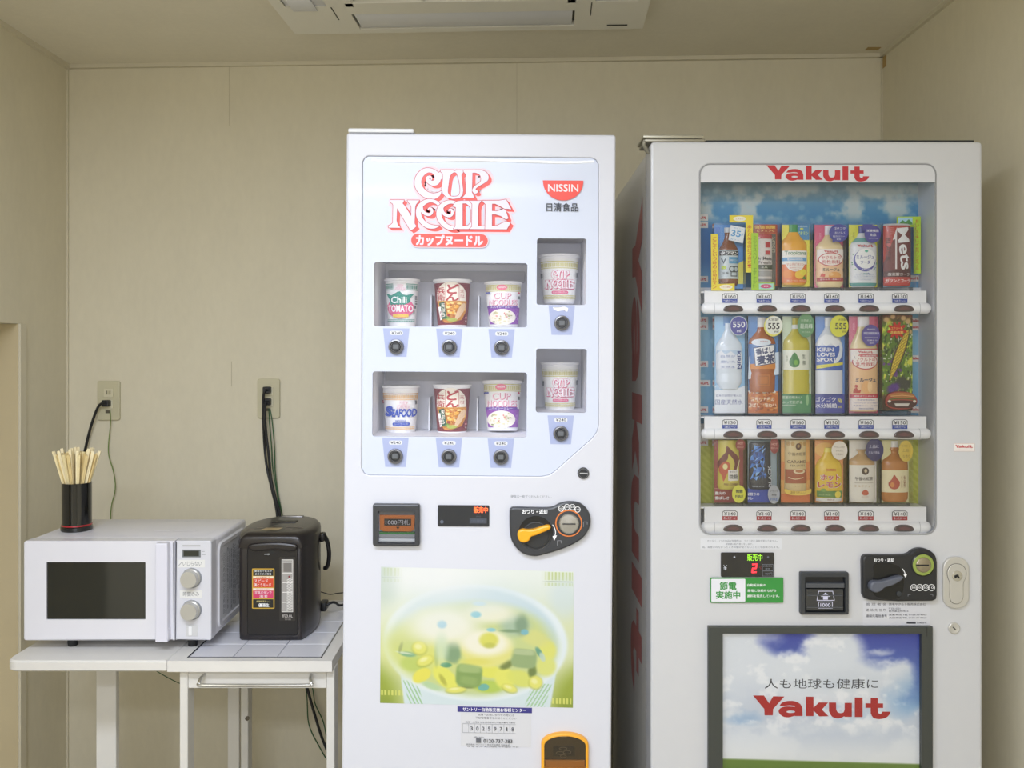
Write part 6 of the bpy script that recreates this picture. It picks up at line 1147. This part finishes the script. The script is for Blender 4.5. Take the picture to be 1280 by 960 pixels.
P.part('pack_artwork', lambda x, y, l: (X(x, d.D), d.D-.0163, Z(y, d.D)), d.o, 'printed illustration'); g = d.front(.0166, 1); g.text('エナジー系', 1117, 410.5, 14, 3, c_('f2dc6a'), .02); g.text('青春飲料', 1117, 415.8, 16, 3.6, c_('f2dc6a'), .02); g.part('pack_lettering', d.o)
MB().plate([(X(x, d.D), Z(y, d.D)) for x, y in spline([(1102, 501), (1104, 494), (1110, 490), (1120, 488.8), (1131, 490), (1138, 494), (1141, 501), (1138, 507), (1128, 510.5), (1112, 510.5), (1104, 507)], 3)], d.D-.0225, d.D-.0165, c=.001).part('cutout_flap', M('a8473a', .4), d.o)
g = d.front(.0227, 1); g.fill(spline([(1106, 494.5), (1112, 491), (1122, 490), (1133, 491.5), (1137.5, 495.5), (1122, 497.5)], 3), c_('b5743c')); g.line([(1108, 494.5), (1122, 493.4), (1136, 494.8)], .8, c_('e0b070')); g.line(spline([(1106, 499), (1114, 497.5), (1128, 497.5), (1138, 499.5)], 3, False), 1.6, c_('5c6b2c')); g.fill(spline([(1104, 501), (1122, 499.6), (1139, 501.6), (1136, 508), (1122, 509.5), (1107, 507.5)], 3), c_('4c2c28')); g.fill([(1112, 503.4), (1131, 503.4), (1129, 507), (1114, 507)], c_('d8d2c8')); g.ell(1106, 501, 2, 1.6, c_('e6ded0'), 12); g.ell(1137, 501, 2, 1.6, c_('e6ded0'), 12); g.part('flap_print', d.o)
# ---- bottom row
d = Drink(890.5, 929, 550, 627.5, 'yellow coffee can with a brown flame on a dark red card, bottom shelf', name='drink_can'); d.card('8c3028'); d.body([(549.8, 13), (607, 14), (609.5, 13.2), (611, 12)], 'cfc04a', 910.5, name='can', depth=.42)
g = d.g(5); fb = c_('6e2c22'); g.fill(spline([(907, 557), (914, 563), (922, 571), (923, 580), (919, 590), (913, 597), (915, 587), (917, 579), (914, 572), (909, 567), (908, 573), (903, 579), (898, 585), (896.5, 578), (901, 570), (906, 564)], 3), fb); g.fill(spline([(905, 576), (910, 578), (911, 584), (907, 592), (903, 601), (901, 594), (897.8, 588), (899, 581)], 3), c_('c2542e')); g.ell(905, 582.5, 3, 3.6, c_('e8dd9a'), 16); g.line(spline([(912, 600), (918, 592), (923.6, 575)], 3, False), 1.6, c_('ece0a8')); g.rect(908.5, 586.5, 922, 600, c_('e4e0d8')); g.text('挽きたて', 915.3, 589, 10, 2.4, INK); g.text('微糖', 915.3, 595, 11, 5.6, INK, .02); g.text('FIRE COFFEE', 912, 604.5, 17, 2.4, fb, .03, shear=.2); g.part('label_print', d.o)
g = d.g(6, True); g.text('直火の', 900, 616.3, 13, 4, WHT, .025); g.text('香ばしさ', 902.3, 622.3, 17.5, 4, WHT, .025); g.line([(893, 610.5), (925, 612)], .5, c_('d8a090')); g.part('card_lettering', d.o); 
d.badge(920.5, 615.5, 8.4, 11, 'd9d83a', lambda g: (g.text('微糖', 921, 612.2, 8.6, 4, INK, .025), g.text('FIRE', 921, 618.8, 9.6, 3.6, INK, .03))); d.badge(922.5, 555, 6, 7, '8c2e26', lambda g: (g.text('HOT', 922.5, 553, 7, 2.6, c_('e8b8a8'), .02), g.text('香ばしい', 922.5, 557.3, 8.5, 2.4, c_('e8b8a8')))); d.sleeve()
d = Drink(932, 971, 550, 627.5, 'black coffee can with blue facets, second of the bottom shelf', name='drink_can'); d.card('8ea0a8'); g = d.g(2, True); g.rect(932, 610.5, 971, 627.5, c_('2f47ac')); g.part('card_print', d.o); d.body([(552.5, 12), (554, 13.4), (607, 14.4), (610, 13.4), (611, 12)], '1e2230', 949.5, name='can', depth=.42)
g = d.g(5); r_ = random.Random(12); pts = [(945+3*i-8+r_.uniform(-2, 2), 556+j*4.6+r_.uniform(-2, 2)) for j in range(10) for i in range(7)]
for j in range(9):
    for i in range(6):
        a, b_, c2, d2 = pts[j*7+i], pts[j*7+i+1], pts[(j+1)*7+i], pts[(j+1)*7+i+1]; cc = ((a[0]-947)/11)**2+((a[1]-577)/24)**2
        if cc < 1.1: g.fill([a, b_, c2], c_(r_.choice(('3a72c8', '6aa4e6', '2350a0', '1c3a78', '88b8ee')))); (r_.random() < .6) and g.fill([b_, d2, c2], c_(r_.choice(('2a5cb4', '4a86d8', '14264e'))))
g.text('BLACK', 960, 594, 27, 4.6, c_('cfd4dc'), .02, rot=-92); g.text('微糖ゼロ', 945, 606.5, 14, 2, c_('aab4c4')); g.part('label_print', d.o)
g = d.g(6, True); g.text('深煎りの', 941, 617.5, 16, 4, WHT, .025); g.text('キレ', 937.3, 622.8, 7.5, 3.6, WHT, .025); g.part('card_lettering', d.o)
d.badge(963.8, 616, 7.4, 11.4, 'a9adb4', lambda g: (g.text('ブラック', 964, 611.8, 10, 2.8, INK, .015), g.text('無糖', 964, 616.6, 6, 2.8, INK), g.text('FIRE', 964, 622, 8.6, 3.4, c_('4f6fb0'), .03))); d.badge(964.5, 556, 5.6, 9.6, '8c2e2c', lambda g: (g.text('HOT', 964.5, 554, 7, 2.6, c_('e8b8a8'), .02), g.text('香ばしい', 964.5, 558.6, 8.5, 2.4, c_('e8b8a8')))); d.sleeve()
d = Drink(973, 1012, 549.5, 627.5, 'beige and brown caramel tea latte can on an orange card, bottom shelf', name='drink_can'); d.card('dca04c'); g = d.g(2, True); g.rect(973, 577, 1012, 600, c_('d8823c')); g.rect(973, 617, 1012, 627.5, c_('dc7430')); g.part('card_print', d.o); d.body([(549.6, 13.4), (612, 13.8), (614, 13)], 'dcc690', 994, name='can', depth=.42)
g = d.g(5); tb_ = c_('5e3a24'); g.rect(980.6, 586, 1007.4, 603.4, c_('a8542c'));
for x in (984, 989, 999, 1004): g.ell(x, 554, 2.2, 3, c_('c39a58'), 12)
g.ell(996, 557.5, 3.6, 4.2, tb_, 16); g.ell(996, 557, 1.6, 2.2, c_('a88450'), 12); g.text('午後の紅茶', 994.5, 566.8, 22, 4.2, tb_, .01); g.text('CARAMEL', 995, 576.5, 25, 3.8, tb_, .01); g.text('TEA LATTE', 995, 581.2, 19, 2.4, tb_); g.ell(997, 588.5, 7.4, 3, c_('ead6b0')); g.ell(997, 588, 5, 1.8, c_('b8703c')); g.line(spline([(984, 596), (992, 598), (1002, 596)], 3, False), 1.2, c_('e6c8a0')); g.text('キリン', 994.5, 606.6, 7, 1.4, tb_); g.part('label_print', d.o)
g = d.front(.0206, 1); g.fill(spline([(977, 609), (985, 611.5), (995, 612.2), (1004, 611.5), (1010, 609), (1008, 615.6), (995, 617.4), (980, 615.6)], 3), c_('e6c64c')); g.text('濃厚うれしい', 993.5, 613.8, 19, 3, c_('8a5a20'), .01); g.part('banner_print', d.o, 'yellow banner'); d.sleeve()
d = Drink(1015, 1054, 550, 627.5, 'yellow hot lemon bottle with red lettering on an orange card, fourth of the bottom shelf'); d.card('e89a50'); g = d.g(2, True); g.rect(1015, 575, 1018, 627.5, c_('efc84a')); g.ell(1031, 562, 13, 9, c_('eab45c')); g.part('card_print', d.o)
d.body([(559.5, 5), (564, 5.6), (570, 8), (577, 14), (582, 16.4), (586, 17), (618, 17), (623, 15.6), (626.5, 13)], 'e6c22c', 1035.5); d.relief(559.5, 565, 'ecdc5a', 'cap', .3)
g = d.g(5); hr = c_('c43a34'); g.text('KIRIN', 1036.5, 586.4, 11.5, 2.8, hr, .04); g.text('ホット', 1035.5, 595.8, 24, 7, WHT, .09); g.text('ホット', 1035.5, 595.8, 23, 6.6, hr, .05); g.text('レモン', 1034.8, 605, 28.5, 6.8, WHT, .09); g.text('レモン', 1034.8, 605, 27.6, 6.4, hr, .05); g.fill([(1019.5, 612.6), (1052, 612.6), (1052.2, 621), (1020, 620.4)], c_('5f8a3c')); g.ell(1045, 617, 4.2, 4.2, c_('ecd84a'), 16); g.ell(1027, 611.6, 3.4, 2, c_('7fa848'), 12); g.text('はちみつ仕立て', 1029, 617.2, 14, 2, c_('dfe8b0')); g.rect(1019.5, 621.4, 1051.4, 626, c_('ece9e2')); g.text('無添加', 1036, 623.6, 9, 2, c_('a05a4a')); g.part('label_print', d.o)
d.badge(1045, 561.8, 9.8, 11.6, 'ece3d6', lambda g: (g.text('やさしい甘さ', 1045, 557.6, 12.6, 2.2, c_('7a6a50')), g.text('からだに', 1045, 562, 9, 2.2, c_('7a6a50')), g.text('うるおい', 1045, 566.4, 9, 2.2, c_('7a6a50')))); d.sleeve()
d = Drink(1057.5, 1095.5, 550, 627.5, 'white labelled milk tea bottle with navy badge, fifth of the bottom shelf'); d.card('e2dcd0'); bq = [(561.5, 6.6), (563, 6.8), (564, 4.4), (567, 4.2), (570, 8), (574, 14), (576.5, 16.2), (580, 16.6), (620, 16.6), (624, 16), (627, 14)]
d.body(bq, 'c7a06a', 1076.5); d.relief(580.5, 626.6, 'e9e4da', 'label')
g = d.g(5); tt = c_('4c3a2c'); g.ell(1078.8, 588, 4.6, 4.6, tt, 18); g.ell(1079.2, 587.6, 1.8, 2.4, c_('cbb99a'), 12); g.text('午後の紅茶', 1077.5, 597.4, 22.5, 4.6, tt, .02); g.text('ミルクティー', 1077.5, 606.6, 24, 2.6, c_('b8902e'), .02); g.line([(1066, 602.6), (1089, 602.6)], .4, c_('9a8a70')); g.fill(spline([(1074, 615), (1078, 611), (1082, 613), (1082.6, 617), (1077, 618)], 3), c_('c4583a')); g.ell(1078.5, 619.8, 4.6, 2, c_('ddd2c4'), 14); g.part('label_print', d.o)
d.badge(1088.5, 561, 11, 14, '332e62', lambda g: (g.text('上品に', 1087.6, 556.8, 12, 4.2, c_('cfcbe4'), .02), g.text('ミルク香る', 1087.6, 564.4, 13.5, 3.8, c_('cfcbe4'), .02))); d.sleeve()
d = Drink(1097.5, 1136, 550, 627.5, 'amber hot tea bottle with cream label and orange drop, last on the bottom shelf'); d.card('d8d29a')
d.body([(552, 4), (558, 4), (562, 6.4), (563.5, 4.4), (567, 4.2), (571, 9), (575, 14.6), (578, 16.4), (584, 16.6), (616, 16.6), (623, 16.4), (626.5, 14)], 'b87226', 1118, rough=.15); d.relief(551, 559, 'e6e4de', 'cap', .4); d.relief(587, 614.6, 'eadfb6', 'label')
g = d.g(5); g.fill(spline([(1114.6, 592.6), (1118, 597), (1121.6, 602), (1120, 608.4), (1114.6, 610.6), (1109.4, 608.4), (1108, 602.6), (1111.4, 598.6)], 3), c_('b8472a')); g.ell(1112.4, 605, 2.4, 3.2, c_('d98a3e'), 12); g.vtext('生茶', 1128, 593, 609, 3.2, c_('9a5a2c')); g.vtext('ほうじ茶煎茶', 1124, 594, 609, 1.8, c_('a87a4a')); g.part('label_print', d.o)
d.badge(1127, 562.5, 8.8, 13.2, 'ddc04a', lambda g: (g.text('生茶から', 1127, 556, 11, 2.4, c_('a88a30')), g.text('上品', 1126.6, 561.6, 8, 3.8, c_('9a7c28')), g.text('な香り', 1127.6, 569, 9, 3.8, c_('9a7c28')))); d.sleeve()
# ---- shelf talker strips standing in front of the top shelf
def talker(name, label, polys, col, draw, D=1.8625):
    bx_ = [p for q in polys for p in q]; xs = [p[0] for p in bx_]; ys = [p[1] for p in bx_]
    o = thing(name, label, 'price strip', (X(sum((min(xs), max(xs)))/2, D), D, Z(max(ys), D)))
    m = MB()
    for q in polys: m.plate([(X(x, D), Z(y, D)) for x, y in q], D, D+.0008)
    m.part('strip', M(col, .45), o, smooth=False); g = G(lambda x, y, l: (X(x, D), D-l*EPS, Z(y, D)), base=1); draw(g); g.part('strip_print', o)
tr_ = c_('c2402e')
talker('talker_strip', 'yellow L shaped card strip in front of the first top shelf drink', [[(888.6, 292.4), (897.2, 292.4), (898.4, 355), (918.3, 354.4), (918.3, 363.4), (889.2, 363.4)]], 'ecd83c', lambda g: (g.vtext('ここぞという時のお助けマン', 893.4, 296, 361, 4.6, tr_, .02), g.ell(907.5, 358.8, 8, 3, c_('f6f2dc')), g.text('もうひと頑張り', 907.5, 358.8, 12, 1.8, tr_)))
talker('talker_strip', 'yellow card strip with a flag shaped top between the first two top shelf drinks', [[(911.8, 269), (941.4, 269), (941.4, 340.6), (932.2, 340.6), (932.2, 278), (911.8, 278)]], 'ecd83c', lambda g: (g.vtext('あたためるのとっ得だ!', 936.8, 281, 335, 4.8, tr_, .02), g.ell(924.5, 273.5, 8, 3, c_('f6f2dc')), g.text('ビタミン', 924.5, 273.5, 9, 1.8, tr_)), 1.8645)
talker('talker_strip', 'lime green L shaped card strip in front of the second top shelf drink', [[(939.2, 291.2), (948, 291.2), (948.2, 353.2), (968.2, 353.2), (968.2, 362.4), (939.2, 362.4)]], 'a9d03a', lambda g: (g.vtext('ミックスベリー エチケット', 943.6, 295, 360, 4.2, c_('4f8a2a'), .0), g.rect(948.6, 354.3, 966.6, 361.6, c_('a8d8d0')), g.ell(957.5, 357.8, 7, 2.6, c_('d0507c')), g.text('爽快', 957.5, 357.8, 6, 2.4, WHT)))
talker('talker_strip', 'lime green card strip with a landscape picture at the right end of the top shelf', [[(1121, 270.6), (1151, 270.6), (1151, 342), (1142, 342), (1142, 284), (1121, 281.5)]], 'b5d832', lambda g: (g.rect(1122.6, 271.8, 1140.6, 280.8, c_('a9d8ea')), g.fill([(1123, 280.6), (1128, 275), (1132, 277.5), (1136, 274), (1140.4, 279), (1140.4, 280.6)], c_('3f8a44')), g.vtext('おいしさキレイがワンダフル', 1146.4, 274, 338, 4.2, tr_, .0)), 1.897)
